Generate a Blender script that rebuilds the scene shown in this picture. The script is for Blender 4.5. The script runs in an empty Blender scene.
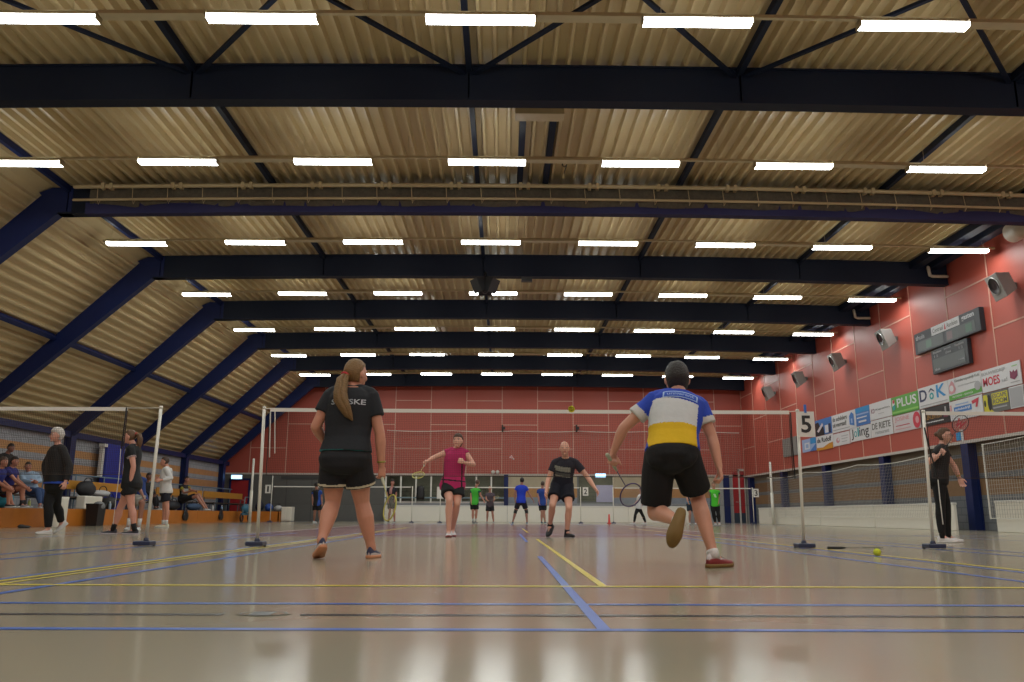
import bpy, bmesh, math, random
from mathutils import Vector, Matrix, noise
from mathutils.bvhtree import BVHTree
random.seed(7)
V = Vector
C = bpy.context.scene.collection
SC = bpy.context.scene

# ------------------------------------------------------------------ camera model (1024 x 682)
F, PT, RO, YA = 822.74, 0.20832, 0.003948, 0.009893
CX, CY, CH = -0.3232, -9.4283, 0.3556

def ray(px, py):
    dx, dy = px - 512, py - 341
    c, s = math.cos(RO), math.sin(RO)
    X = c*dx + s*dy; Y = -s*dx + c*dy
    u = -Y/F; x = X/F
    c, s = math.cos(PT), math.sin(PT)
    y = c - u*s; z = s + u*c
    c, s = math.cos(YA), math.sin(YA)
    return c*x + s*y, -s*x + c*y, z

def atY(px, py, Y):
    r = ray(px, py); t = (Y - CY)/r[1]
    return V((CX + r[0]*t, Y, CH + r[2]*t))

def atX(px, py, X):
    r = ray(px, py); t = (X - CX)/r[0]
    return V((X, CY + r[1]*t, CH + r[2]*t))

def atZ(px, py, Z=0.0):
    r = ray(px, py); t = (Z - CH)/r[2]
    return V((CX + r[0]*t, CY + r[1]*t, Z))

cam = bpy.data.cameras.new('camera')
cam.sensor_width = 36.0
cam.lens = 36.0*F/1024.0
cam.clip_end = 200
co = bpy.data.objects.new('camera', cam); C.objects.link(co)
# camera axes in world: forward, right, up
def cam_dir(X, u, d):
    c, s = math.cos(RO), math.sin(RO)
    # image right / up rotated by roll
    x = X; 
    c2, s2 = math.cos(PT), math.sin(PT)
    y = d*c2 - u*s2; z = d*s2 + u*c2
    c3, s3 = math.cos(YA), math.sin(YA)
    return V((c3*x + s3*y, -s3*x + c3*y, z))
_c, _s = math.cos(RO), math.sin(RO)
right = cam_dir(_c, _s, 0)      # image +x direction
up = cam_dir(-_s, _c, 0)        # image -y direction
fwd = cam_dir(0, 0, 1)
m = Matrix((right, up, -fwd)).transposed().to_4x4()
m.translation = V((CX, CY, CH))
co.matrix_world = m
SC.camera = co

# ------------------------------------------------------------------ materials
MATS = {}
def srgb(c):
    return tuple(((x/255.0)/12.92 if x <= 10 else (((x/255.0)+.055)/1.055)**2.4) for x in c)

def mat(name, col, rough=.6, metal=0.0, noise_amt=0.08, noise_scale=6.0, bump=0.0, bump_scale=40.0, spec=.5, coat=0.0):
    """procedural principled material; col is linear rgb"""
    if name in MATS: return MATS[name]
    m = bpy.data.materials.new(name); m.use_nodes = True
    nt = m.node_tree; N = nt.nodes; L = nt.links
    b = N['Principled BSDF']
    b.inputs['Roughness'].default_value = rough
    b.inputs['Metallic'].default_value = metal
    b.inputs['Specular IOR Level'].default_value = spec
    if coat: b.inputs['Coat Weight'].default_value = coat
    tc = N.new('ShaderNodeTexCoord')
    nz = N.new('ShaderNodeTexNoise'); nz.inputs['Scale'].default_value = noise_scale; nz.inputs['Detail'].default_value = 3
    L.new(tc.outputs['Object'], nz.inputs['Vector'])
    mx = N.new('ShaderNodeMix'); mx.data_type = 'RGBA'
    lo = tuple(max(0, c*(1-noise_amt)) for c in col[:3]) + (1,)
    hi = tuple(min(1, c*(1+noise_amt)) for c in col[:3]) + (1,)
    mx.inputs[6].default_value = lo; mx.inputs[7].default_value = hi
    L.new(nz.outputs['Fac'], mx.inputs[0]); L.new(mx.outputs[2], b.inputs['Base Color'])
    if bump:
        n2 = N.new('ShaderNodeTexNoise'); n2.inputs['Scale'].default_value = bump_scale
        L.new(tc.outputs['Object'], n2.inputs['Vector'])
        bp = N.new('ShaderNodeBump'); bp.inputs['Strength'].default_value = bump; bp.inputs['Distance'].default_value = .02
        L.new(n2.outputs['Fac'], bp.inputs['Height']); L.new(bp.outputs['Normal'], b.inputs['Normal'])
    MATS[name] = m
    return m

def rgbm(name, rgb, **k):
    return mat(name, srgb(rgb), **k)

def emit(name, col, strength):
    m = bpy.data.materials.new(name); m.use_nodes = True
    N = m.node_tree.nodes; b = N['Principled BSDF']
    b.inputs['Base Color'].default_value = (.8, .8, .8, 1)
    b.inputs['Emission Color'].default_value = (*col, 1)
    b.inputs['Emission Strength'].default_value = strength
    MATS[name] = m
    return m

# ------------------------------------------------------------------ mesh helpers
def box(bm, lo, hi, mi=0):
    x0, y0, z0 = lo; x1, y1, z1 = hi
    vs = [bm.verts.new(p) for p in ((x0,y0,z0),(x1,y0,z0),(x1,y1,z0),(x0,y1,z0),(x0,y0,z1),(x1,y0,z1),(x1,y1,z1),(x0,y1,z1))]
    for q in ((3,2,1,0),(4,5,6,7),(0,1,5,4),(1,2,6,5),(2,3,7,6),(3,0,4,7)):
        f = bm.faces.new([vs[i] for i in q]); f.material_index = mi
    return vs

def bar(bm, a, b, w, h, upv=V((0,0,1)), mi=0, off=(0,0)):
    """rectangular bar from a to b; w across, h along upv"""
    a = V(a); b = V(b); d = (b-a).normalized()
    s = d.cross(upv).normalized(); u = s.cross(d).normalized()
    o = s*off[0] + u*off[1]
    vs = []
    for p in (a, b):
        for i, j in ((-1,-1),(1,-1),(1,1),(-1,1)):
            vs.append(bm.verts.new(p + o + s*(i*w/2) + u*(j*h/2)))
    for q in ((0,1,2,3),(7,6,5,4),(0,4,5,1),(1,5,6,2),(2,6,7,3),(3,7,4,0)):
        f = bm.faces.new([vs[i] for i in q]); f.material_index = mi

def loft(bm, rings, mi=0, cap=True, smooth=True, closed=False):
    R = [[bm.verts.new(p) for p in r] for r in rings]
    n = len(R[0])
    pairs = list(zip(R[:-1], R[1:]))
    if closed: pairs.append((R[-1], R[0]))
    for A, B in pairs:
        for i in range(n):
            f = bm.faces.new((A[i], A[(i+1) % n], B[(i+1) % n], B[i])); f.material_index = mi; f.smooth = smooth
    if cap and not closed:
        for r, rev in ((R[0], True), (R[-1], False)):
            c = bm.verts.new(sum((v.co for v in r), V())/n)
            for i in range(n):
                q = (c, r[(i+1) % n], r[i]) if rev else (c, r[i], r[(i+1) % n])
                f = bm.faces.new(q); f.material_index = mi; f.smooth = smooth

def tube(bm, pts, radii, n=12, mi=0, round_ends=True, closed=False, smooth=True):
    pts = [V(p) for p in pts]
    if isinstance(radii, (int, float)): radii = [radii]*len(pts)
    m = len(pts)
    tan = []
    for i in range(m):
        if closed: t = pts[(i+1) % m] - pts[i-1]
        else: t = pts[min(i+1, m-1)] - pts[max(i-1, 0)]
        if t.length < 1e-9: t = V((0,0,1))
        tan.append(t.normalized())
    ref = V((0,0,1)) if abs(tan[0].z) < .9 else V((0,1,0))
    x = tan[0].cross(ref).normalized()
    rings = []
    def ring(c, x, t, r):
        y = t.cross(x)
        return [c + x*(r*math.cos(2*math.pi*k/n)) + y*(r*math.sin(2*math.pi*k/n)) for k in range(n)]
    for i in range(m):
        x = (x - tan[i]*x.dot(tan[i]))
        x = x.normalized() if x.length > 1e-6 else tan[i].orthogonal().normalized()
        if i == 0 and round_ends and not closed:
            for a in (.92, .6): rings.append(ring(pts[0] - tan[0]*radii[0]*a, x, tan[0], radii[0]*math.sqrt(1-a*a)))
        rings.append(ring(pts[i], x, tan[i], radii[i]))
        if i == m-1 and round_ends and not closed:
            for a in (.6, .92): rings.append(ring(pts[i] + tan[i]*radii[i]*a, x, tan[i], radii[i]*math.sqrt(1-a*a)))
    loft(bm, rings, mi, True, smooth, closed)

def ellipsoid(bm, c, ax, ay, az, mi=0, nu=14, nv=9):
    """ax, ay, az are Vector half axes"""
    c = V(c)
    rings = []
    for j in range(1, nv):
        th = math.pi*j/nv
        rings.append([c - az*math.cos(th) + (ax*math.cos(2*math.pi*i/nu) + ay*math.sin(2*math.pi*i/nu))*math.sin(th) for i in range(nu)])
    R = [[bm.verts.new(p) for p in r] for r in rings]
    for A, B in zip(R[:-1], R[1:]):
        for i in range(nu):
            f = bm.faces.new((A[i], A[(i+1) % nu], B[(i+1) % nu], B[i])); f.smooth = True; f.material_index = mi
    for r, p, rev in ((R[0], c - az, True), (R[-1], c + az, False)):
        cv = bm.verts.new(p)
        for i in range(nu):
            q = (cv, r[(i+1) % nu], r[i]) if rev else (cv, r[i], r[(i+1) % nu])
            f = bm.faces.new(q); f.smooth = True; f.material_index = mi

def lathe(bm, c, prof, axis=V((0,0,1)), n=20, mi=0):
    axis = V(axis).normalized(); x = axis.orthogonal().normalized(); y = axis.cross(x); c = V(c)
    rings = [[c + axis*h + (x*math.cos(2*math.pi*k/n) + y*math.sin(2*math.pi*k/n))*max(r, 1e-4) for k in range(n)] for r, h in prof]
    loft(bm, rings, mi, True, True)

def prism(bm, pts, vec, mi=0):
    """polygon pts extruded along vec"""
    vec = V(vec)
    A = [bm.verts.new(V(p)) for p in pts]; B = [bm.verts.new(V(p)+vec) for p in pts]
    n = len(A)
    fs = [bm.faces.new(list(reversed(A))), bm.faces.new(B)]
    for i in range(n): fs.append(bm.faces.new((A[i], A[(i+1) % n], B[(i+1) % n], B[i])))
    for f in fs: f.material_index = mi

def obj(name, bm, mats, parent=None, bevel=0.0, recalc=True):
    me = bpy.data.meshes.new(name)
    if recalc: bmesh.ops.recalc_face_normals(bm, faces=bm.faces)
    if parent is not None and parent.get('_o') is not None:
        o_ = V(parent['_o']); bmesh.ops.translate(bm, verts=bm.verts, vec=-o_)
    bm.to_mesh(me); bm.free()
    for mm in (mats if isinstance(mats, (list, tuple)) else [mats]): me.materials.append(mm)
    o = bpy.data.objects.new(name, me); C.objects.link(o)
    if parent is not None:
        o.parent = parent
        if parent.get('_o') is not None: o['_o'] = (0, 0, 0); o['_o'] = parent['_o']
    if bevel:
        b = o.modifiers.new('bevel', 'BEVEL'); b.width = bevel; b.segments = 2; b.limit_method = 'ANGLE'
    return o

ALL_O = []
def thing(name, label, cat, loc=(0,0,0), group=None):
    o = bpy.data.objects.new(name, None); C.objects.link(o)
    o.location = loc; o.empty_display_size = .1
    o['label'] = label; o['category'] = cat; o['_o'] = tuple(loc)
    if group: o['group'] = group
    return o

def tag(o, label, cat, group=None):
    o['label'] = label; o['category'] = cat
    if group: o['group'] = group
    return o

def struct(name, bm, mats, parent=None, recalc=True):
    o = obj(name, bm, mats, parent, recalc=recalc)
    if parent is None: o['kind'] = 'structure'
    return o

def BM(): return bmesh.new()

def copy_tree(src, loc, label, group=None, cat=None):
    c = src.copy(); C.objects.link(c); c.location = loc; c['label'] = label
    if group: c['group'] = group
    for ch in list(src.children):
        d = ch.copy(); C.objects.link(d); d.parent = c
        for g in list(ch.children):
            e = g.copy(); C.objects.link(e); e.parent = d
    return c

def text_bm(s, w, h, depth, bold=True, spacing=1.0):
    """text mesh in the xy plane centred at the origin, w x h, extruded in z by depth"""
    cu = bpy.data.curves.new('t', 'FONT'); cu.body = s; cu.size = 1; cu.extrude = .5
    cu.resolution_u = 3
    cu.space_character = spacing
    if bold: cu.offset = .018
    ob = bpy.data.objects.new('t', cu); C.objects.link(ob)
    dg = bpy.context.evaluated_depsgraph_get(); dg.update()
    me = bpy.data.meshes.new_from_object(ob.evaluated_get(dg))
    bm = BM(); bm.from_mesh(me)
    bpy.data.objects.remove(ob); bpy.data.meshes.remove(me); bpy.data.curves.remove(cu)
    xs = [v.co.x for v in bm.verts]; ys = [v.co.y for v in bm.verts]
    x0, x1, y0, y1 = min(xs), max(xs), min(ys), max(ys)
    for v in bm.verts:
        v.co = V(((v.co.x-(x0+x1)/2)/(x1-x0)*w, (v.co.y-(y0+y1)/2)/(y1-y0)*h, v.co.z*depth))
    return bm

def camber(x): return .05 - .0011*x*x
def bend(bm, step=1.5):
    x = -9.0
    while x < 12:
        bmesh.ops.bisect_plane(bm, geom=bm.verts[:]+bm.edges[:]+bm.faces[:], plane_co=(x,0,0), plane_no=(1,0,0))
        x += step
    for v in bm.verts: v.co.z += camber(v.co.x)
    return bm
ORD = ['first','second','third','fourth','fifth','sixth','seventh','eighth','ninth','tenth','eleventh','twelfth']
# ------------------------------------------------------------------ building dimensions
HB, ROOF = 6.85, 7.49
XK, XR, XE, HE, HR = -10.15, 12.2, -14.58, 2.79, 2.355
YB, YF = 33.8, -16.0
FY = [2.88 + 5*(i-1) for i in range(-2, 8)]           # frames; index 3 is the first one in view
M_BLUE = rgbm('navy painted steel', (18, 34, 84), rough=.5, noise_amt=.1, spec=.35)
M_NAVY = rgbm('dark navy painted steel', (13, 25, 46), rough=.6, noise_amt=.1, spec=.3)
M_DECK = mat('beige corrugated roof sheet', (.60, .475, .262), rough=.36, noise_amt=.06, noise_scale=.8)
M_RED = mat('red wall panel', (.43, .085, .058), rough=.5, noise_amt=.06, noise_scale=.5)
M_JOINT = mat('pale panel joint', (.62, .36, .28), rough=.6)
M_TRIM = mat('pale grey trim', (.55, .5, .46), rough=.6)
M_WHITE = mat('white board', (.80, .77, .68), rough=.4, noise_amt=.03)
M_WPAINT = mat('white paint', (.75, .73, .68), rough=.35, noise_amt=.03)
M_GREY = mat('grey paint', (.16, .165, .16), rough=.6)
M_BLACK = mat('black plastic', (.012, .012, .014), rough=.4)
M_ORANGE = mat('orange varnished wood', (.52, .17, .02), rough=.4, noise_amt=.2, noise_scale=2.0)
M_ORANGE2 = mat('yellow orange varnished plank', (.55, .25, .035), rough=.4, noise_amt=.15, noise_scale=2.0)

def wall_mat(name, bands, base, block=(.4, .2)):
    """masonry wall with wooden sound panels in horizontal bands between given heights"""
    m = bpy.data.materials.new(name); m.use_nodes = True
    nt = m.node_tree; N = nt.nodes; L = nt.links; b = N['Principled BSDF']; b.inputs['Roughness'].default_value = .75
    tc = N.new('ShaderNodeTexCoord'); sep = N.new('ShaderNodeSeparateXYZ'); L.new(tc.outputs['Object'], sep.inputs[0])
    add = N.new('ShaderNodeMath'); add.operation = 'ADD'; L.new(sep.outputs['X'], add.inputs[0]); L.new(sep.outputs['Y'], add.inputs[1])
    cmb = N.new('ShaderNodeCombineXYZ'); L.new(add.outputs[0], cmb.inputs['X']); L.new(sep.outputs['Z'], cmb.inputs['Y'])
    br = N.new('ShaderNodeTexBrick'); br.inputs['Scale'].default_value = 1
    br.inputs['Brick Width'].default_value = block[0]; br.inputs['Row Height'].default_value = block[1]
    br.inputs['Mortar Size'].default_value = .012
    br.inputs['Color1'].default_value = (*base, 1); br.inputs['Color2'].default_value = (*[c*.88 for c in base], 1)
    br.inputs['Mortar'].default_value = (*[c*.6 for c in base], 1)
    L.new(cmb.outputs[0], br.inputs['Vector'])
    cur = br.outputs['Color']
    nz = N.new('ShaderNodeTexNoise'); nz.inputs['Scale'].default_value = 3; L.new(tc.outputs['Object'], nz.inputs['Vector'])
    for z0, z1, col in bands:
        g = N.new('ShaderNodeMath'); g.operation = 'GREATER_THAN'; g.inputs[1].default_value = z0; L.new(sep.outputs['Z'], g.inputs[0])
        l = N.new('ShaderNodeMath'); l.operation = 'LESS_THAN'; l.inputs[1].default_value = z1; L.new(sep.outputs['Z'], l.inputs[0])
        mu = N.new('ShaderNodeMath'); mu.operation = 'MULTIPLY'; L.new(g.outputs[0], mu.inputs[0]); L.new(l.outputs[0], mu.inputs[1])
        c2 = N.new('ShaderNodeMix'); c2.data_type = 'RGBA'
        c2.inputs[6].default_value = (*[c*.85 for c in col], 1); c2.inputs[7].default_value = (*[min(1, c*1.15) for c in col], 1)
        L.new(nz.outputs['Fac'], c2.inputs[0])
        mx = N.new('ShaderNodeMix'); mx.data_type = 'RGBA'
        L.new(mu.outputs[0], mx.inputs[0]); L.new(cur, mx.inputs[6]); L.new(c2.outputs[2], mx.inputs[7])
        cur = mx.outputs[2]
    L.new(cur, b.inputs['Base Color'])
    return m

# ------------------------------------------------------------------ floor with its painted lines
def floor_material():
    m = bpy.data.materials.new('beige sports floor'); m.use_nodes = True
    nt = m.node_tree; N = nt.nodes; L = nt.links; b = N['Principled BSDF']
    tc = N.new('ShaderNodeTexCoord')
    nz = N.new('ShaderNodeTexNoise'); nz.inputs['Scale'].default_value = .35; nz.inputs['Detail'].default_value = 4
    L.new(tc.outputs['Object'], nz.inputs['Vector'])
    cr = N.new('ShaderNodeMix'); cr.data_type = 'RGBA'
    cr.inputs[6].default_value = (.345, .31, .228, 1); cr.inputs[7].default_value = (.385, .348, .26, 1)
    L.new(nz.outputs['Fac'], cr.inputs[0]); L.new(cr.outputs[2], b.inputs['Base Color'])
    n2 = N.new('ShaderNodeTexNoise'); n2.inputs['Scale'].default_value = 1.3; n2.inputs['Detail'].default_value = 5
    L.new(tc.outputs['Object'], n2.inputs['Vector'])
    mr = N.new('ShaderNodeMapRange'); mr.inputs['To Min'].default_value = .14; mr.inputs['To Max'].default_value = .16
    L.new(n2.outputs['Fac'], mr.inputs['Value']); L.new(mr.outputs['Result'], b.inputs['Roughness'])
    b.inputs['Specular IOR Level'].default_value = .45
    return m
M_FLOOR = floor_material()
def linem(n, c): return mat(n, c, rough=.30, noise_amt=.04, spec=.2)
FM = [M_FLOOR, linem('blue court line', (.055, .14, .50)), linem('yellow court line', (.70, .56, .05)), linem('dark court line', (.035, .03, .038)),
      mat('mauve court area', (.215, .13, .145), rough=.17, noise_amt=.04, spec=.45), linem('pale court line', (.55, .45, .47)), mat('floor socket metal', (.06, .065, .065), rough=.4)]
bm = BM()
def quad(x0, y0, x1, y1, z, mi):
    f = bm.faces.new([bm.verts.new(p) for p in ((x0,y0,z),(x1,y0,z),(x1,y1,z),(x0,y1,z))]); f.material_index = mi
quad(-14.9, YF, 12.6, YB+.1, 0, 0)
quad(-4.95, 4.2, 4.1, 22.2, .0008, 4)
for x in (-4.95, 4.1): quad(x-.03, 4.2, x+.03, 22.2, .0012, 5)
quad(-4.95, 4.17, 4.1, 4.22, .0012, 5); quad(-4.95, 22.17, 4.1, 22.22, .0012, 5); quad(-4.95, 10.2, 4.1, 10.25, .0012, 5); quad(-4.95, 16.2, 4.1, 16.25, .0012, 5)
def court(cx, cy, z=.0016):
    w = .025
    for y in (-6.7, -5.94, 5.94, 6.7): quad(cx-3.05, cy+y-w, cx+3.05, cy+y+w, z, 1)
    for x in (-3.07, -2.59, 2.59, 3.07): quad(cx+x-w, cy-6.7, cx+x+w, cy+6.7, z+.0002, 1)
    for a, b in ((-6.7, -1.98), (1.98, 6.7)): quad(cx-.021, cy+a, cx+.021, cy+b, z+.0004, 1)
for cx in (-7.32, 0, 7.52): court(cx, 0)
for cx in (-7.31, 0, 7.52): court(cx, 27.0)
# continuing blue lines across courts in the foreground
for y in (-6.7, -5.94): quad(-9.5, y-.025, 9.5, y+.025, .0014, 1)
quad(-9.5, -6.34, -1.33, -6.29, .0014, 3); quad(-1.05, -6.34, 9.5, -6.29, .0014, 3)
# yellow court
quad(-3.05, -5.11, 9.0, -5.05, .0022, 2); quad(-9.0, -5.11, -3.05, -5.05, .0022, 2)
for x in (-3.0, 3.2): quad(x-.025, -5.1, x+.025, 14, .0024, 2)
quad(-2.9, -5.1, -2.87, 14, .0024, 2)
quad(.17, -5.1, .21, 3.2, .0024, 2); quad(.17, 8, .21, 13.0, .0024, 2)
# floor socket in the dark line
vs = []
n = 20
c = V((-1.19, -6.29, .0026))
f = bm.faces.new([bm.verts.new(c + V((.10*math.cos(2*math.pi*k/n), .07*math.sin(2*math.pi*k/n), -.0006))) for k in range(n)]); f.material_index = 0
for k in range(n):
    a0, a1 = 2*math.pi*k/n, 2*math.pi*(k+1)/n
    f = bm.faces.new([bm.verts.new(c + V((r_*math.cos(a_), r_*.7*math.sin(a_), 0))) for r_, a_ in ((.080, a0), (.087, a0), (.087, a1), (.080, a1))]); f.material_index = 3
quad(-1.235, -6.345, -1.155, -6.245, .0026, 6)
# faint scuffed patch
floor = struct('floor', bm, FM, recalc=False)

# ------------------------------------------------------------------ roof sheets
def corrug(bm, a, b, nrm, pitch=.24, depth=.115, y0=YF, y1=YB, cam=None):
    """trapezoidal sheet running along Y; a->b is the section line in XZ, nrm points to the outside"""
    a = V((a[0], 0, a[1])); b = V((b[0], 0, b[1])); nrm = V((nrm[0], 0, nrm[1])).normalized()
    d = (b-a); Ln = d.length; d.normalize(); n = int(Ln/pitch)
    pts = []
    for i in range(n):
        for fr, up_ in ((0, 0), (.20, 0), (.31, 1), (.89, 1)):
            pts.append(a + d*((i+fr)*pitch) + nrm*(depth*up_))
    pts.append(b)
    if cam: pts = [p + V((0, 0, cam(p))) for p in pts]
    A = [bm.verts.new(p + V((0, y0, 0))) for p in pts]; B = [bm.verts.new(p + V((0, y1, 0))) for p in pts]
    for i in range(len(pts)-1): bm.faces.new((A[i], A[i+1], B[i+1], B[i]))
bm = BM(); corrug(bm, (-10.36, ROOF), (12.6, ROOF), (0, 1), cam=lambda p: camber(p.x)); struct('ceiling', bm, M_DECK)
bm = BM(); corrug(bm, (-14.95, 2.98), (-10.33, ROOF), (-.677, .738), pitch=.27, cam=lambda p: camber(XK)*max(0, (p.z-3)/4.4)); struct('ceiling_slope', bm, M_DECK)

# ------------------------------------------------------------------ portal frames
for i, y in enumerate(FY):
    k = i - 2                                   # 1 = nearest in view
    lab = ('navy roof frame crossing the hall, %s from the camera' % ORD[k-1]) if k >= 1 else ('navy roof frame behind the camera, %s back from it' % ORD[-k])
    t = thing('portal_frame', lab, 'roof frame', (XR-.2, y, 0), 'roof frames across the hall')
    fw, th = .26, .03
    bm = BM()
    x0, x1 = XK+.02, XR - .02
    box(bm, (x0, y-fw/2, HB), (x1, y+fw/2, HB+th)); box(bm, (x0, y-fw/2, ROOF-.035), (x1, y+fw/2, ROOF-.005)); box(bm, (x0, y-.10, HB+.01), (x1, y+.10, ROOF-.02))
    for sx in (-9.95, -5.4, -.92, 3.5, 8.0): 
        for s in (-1, 1):
            box(bm, (sx-.008, y-.12, HB+.05), (sx+.008, y+.12, ROOF-.06))
    bend(bm)
    obj('beam', bm, M_NAVY, t)
    bm = BM()
    a = V((XK, y, HB+camber(XK))); b = V((XE, y, HE)); nrm = V((-.677, 0, .738))
    D = .58
    fw = .22
    def mem(w, o0, o1):
        kb = .53
        A = [a + nrm*o0, a + nrm*o1, b + nrm*(o1*kb), b + nrm*(o0*kb)]
        prism(bm, [p - V((0, w/2, 0)) for p in A], (0, w, 0))
    mem(fw, 0, .03); mem(fw, D-.03, D); mem(.2, .02, D-.02)
    cz = camber(XK); prism(bm, [V((XK, y-.11, HB+cz)), V((XK+.3, y-.11, HB+cz)), V((XK+.3, y-.11, ROOF-.03+cz)), V((XK-.16, y-.11, ROOF-.03+cz)), V((XK-.45, y-.11, HB+.487+cz))], (0, .22, 0)); box(bm, (XK-.02, y-fw/2, HB+cz), (XK+.3, y+fw/2, HB+.03+cz))
    obj('rafter', bm, M_BLUE, t)
    bm = BM()
    x = -14.63
    box(bm, (x-.06, y-.16, 0), (x-.03, y+.16, 2.9)); box(bm, (x+.15, y-.16, 0), (x+.18, y+.16, 2.82)); box(bm, (x-.05, y-.08, 0), (x+.16, y+.08, 2.85))
    obj('column', bm, M_BLUE, t)
    bm = BM()
    box(bm, (12.17, y-.17, 0), (12.2, y+.17, HR-.06)); box(bm, (12.38, y-.17, 0), (12.41, y+.17, HR-.06)); box(bm, (12.19, y-.12, 0), (12.39, y+.12, HR-.06))
    obj('column', bm, M_BLUE, t)

# purlins
PX = [-9.95, -5.4, -.92, 3.5, 8.0]
names = ['along the knee of the sloping roof', 'left of the middle, second from the left slope', 'down the middle of the ceiling', 'right of the middle line of the ceiling', 'second from the red side wall']
for j, (x, nm) in enumerate(zip(PX, names)):
    bm = BM(); hw = .045; rf = ROOF + camber(x)
    for a, b in zip(FY[:-1], FY[1:]): box(bm, (x-hw, a+.1, rf-.14), (x+hw, b-.1, rf-.005))
    box(bm, (x-hw, FY[-1]+.1, rf-.14), (x+hw, YB, rf-.005)); box(bm, (x-hw, YF, rf-.14), (x+hw, FY[0]-.1, rf-.005))
    tag(obj('roof_purlin', bm, M_NAVY if x > -9 else M_BLUE), 'navy roof purlin ' + nm, 'roof beam', 'roof purlins')
for x, nm in ((11.25, 'second of the pair beside the red side wall'), (11.78, 'closest of all to the red side wall')):
    bm = BM(); box(bm, (x-.13, 3.05, ROOF-.2), (x+.13, YB, ROOF-.005)); bend(bm)
    tag(obj('roof_purlin', bm, M_NAVY), 'navy roof purlin ' + nm, 'roof beam', 'roof purlins')
bm = BM(); c0 = V((-12.4, 0, 4.78)) + V((-.677, 0, .738))*.40
for a, b in zip(FY[:-1], FY[1:]): bar(bm, (c0.x, a+.1, c0.z), (c0.x, b-.1, c0.z), .12, .16, V((-.677, 0, .738)))
bar(bm, (c0.x, FY[-1]+.1, c0.z), (c0.x, YB, c0.z), .12, .16, V((-.677, 0, .738)))
tag(obj('roof_purlin', bm, M_BLUE), 'navy purlin halfway up the sloping left roof', 'roof beam', 'roof purlins')
bm = BM(); box(bm, (-14.68, YF, 2.80), (-14.52, YB, 2.99))
tag(obj('eave_beam', bm, M_BLUE), 'navy beam along the top of the low left wall', 'roof beam')
# cross bracing in the bay above the foreground
XS = PX + [12.1]
nb = 0
for j in range(len(XS)-1):
    for s in (0, 1):
        a = V((XS[j], FY[2], 7.33)); b = V((XS[j+1], FY[3], 7.33)); a.z += camber(a.x); b.z += camber(b.x)
        if s: a.y, b.y = b.y, a.y
        bm = BM(); bar(bm, a, b, .07, .05)
        tag(obj('roof_brace', bm, M_NAVY), 'dark diagonal roof brace overhead, %s bay from left, receding to the %s' % (ORD[j], 'left' if s else 'right'), 'brace', 'roof braces over the foreground')

# two dark bars and a beige box above the middle of the hall
bm = BM(); box(bm, (-.15, 3.95, 7.29), (.72, 4.25, 7.52)); tag(obj('ceiling_box', bm, mat('beige box', (.5, .40, .25), rough=.5), bevel=.01), 'beige box under the roof just behind the nearest beam', 'ceiling box')
for x, nm in ((0.0, 'left'), (.56, 'right')):
    bm = BM(); box(bm, (x-.06, 4.26, 7.42), (x+.06, 7.7, 7.54)); tag(obj('roof_rail', bm, M_NAVY), 'dark %s rail running back from the beige ceiling box' % nm, 'rail', 'pair of rails at the beige ceiling box')
bm = BM(); tube(bm, [(.86, 6.2, 7.5), (.84, 6.2, 7.33), (.88, 6.2, 7.28), (.93, 6.2, 7.33), (.93, 6.9, 7.45)], .012, 8)
tag(obj('ceiling_hook', bm, M_BLACK), 'thin dark cable loop on the ceiling right of the beige box', 'cable')

# ------------------------------------------------------------------ tube lights
E_TUBE = emit('lit light diffuser', (.97, 1.0, .97), 13.0)
try: E_TUBE.cycles.emission_sampling = 'FRONT'
except Exception: pass
LIGHT = bpy.data.lights.new('tube glow', 'AREA'); LIGHT.shape = 'RECTANGLE'; LIGHT.size = 1.46; LIGHT.size_y = .15; LIGHT.energy = 21; LIGHT.color = (.95, 1, .955)
M_LH = mat('light housing', (.56, .49, .31), rough=.4)
LX = [-10.3 + 2.96*k for k in range(8)]
rowname = ['row closest to the camera', 'second row', 'third row', 'fourth row', 'fifth row', 'sixth row', 'seventh row']
proto = None
def light_proto(loc, label, group):
    t = thing('tube_light', label, 'light', loc, group)
    x, y, z = loc
    bm = BM(); prism(bm, [(x, y-.05, z+.075), (x, y+.05, z+.075), (x, y+.075, z+.028), (x, y-.075, z+.028)], (1.5, 0, 0)); 
    for ex in (0, 1.49): box(bm, (x+ex, y-.09, z-.035), (x+ex+.01, y+.09, z+.075))
    obj('housing', bm, M_LH, t)
    bm = BM(); prism(bm, [(x+.01, y-.085, z+.027), (x+.01, y+.085, z+.027), (x+.01, y+.085, z-.02), (x+.01, y+.06, z-.035), (x+.01, y-.06, z-.035), (x+.01, y-.085, z-.02)], (1.478, 0, 0))
    obj('diffuser', bm, E_TUBE, t)
    lo = bpy.data.objects.new('tube_glow', LIGHT); C.objects.link(lo); lo.parent = t; lo.location = (.75, 0, -.04)
    return t
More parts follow.
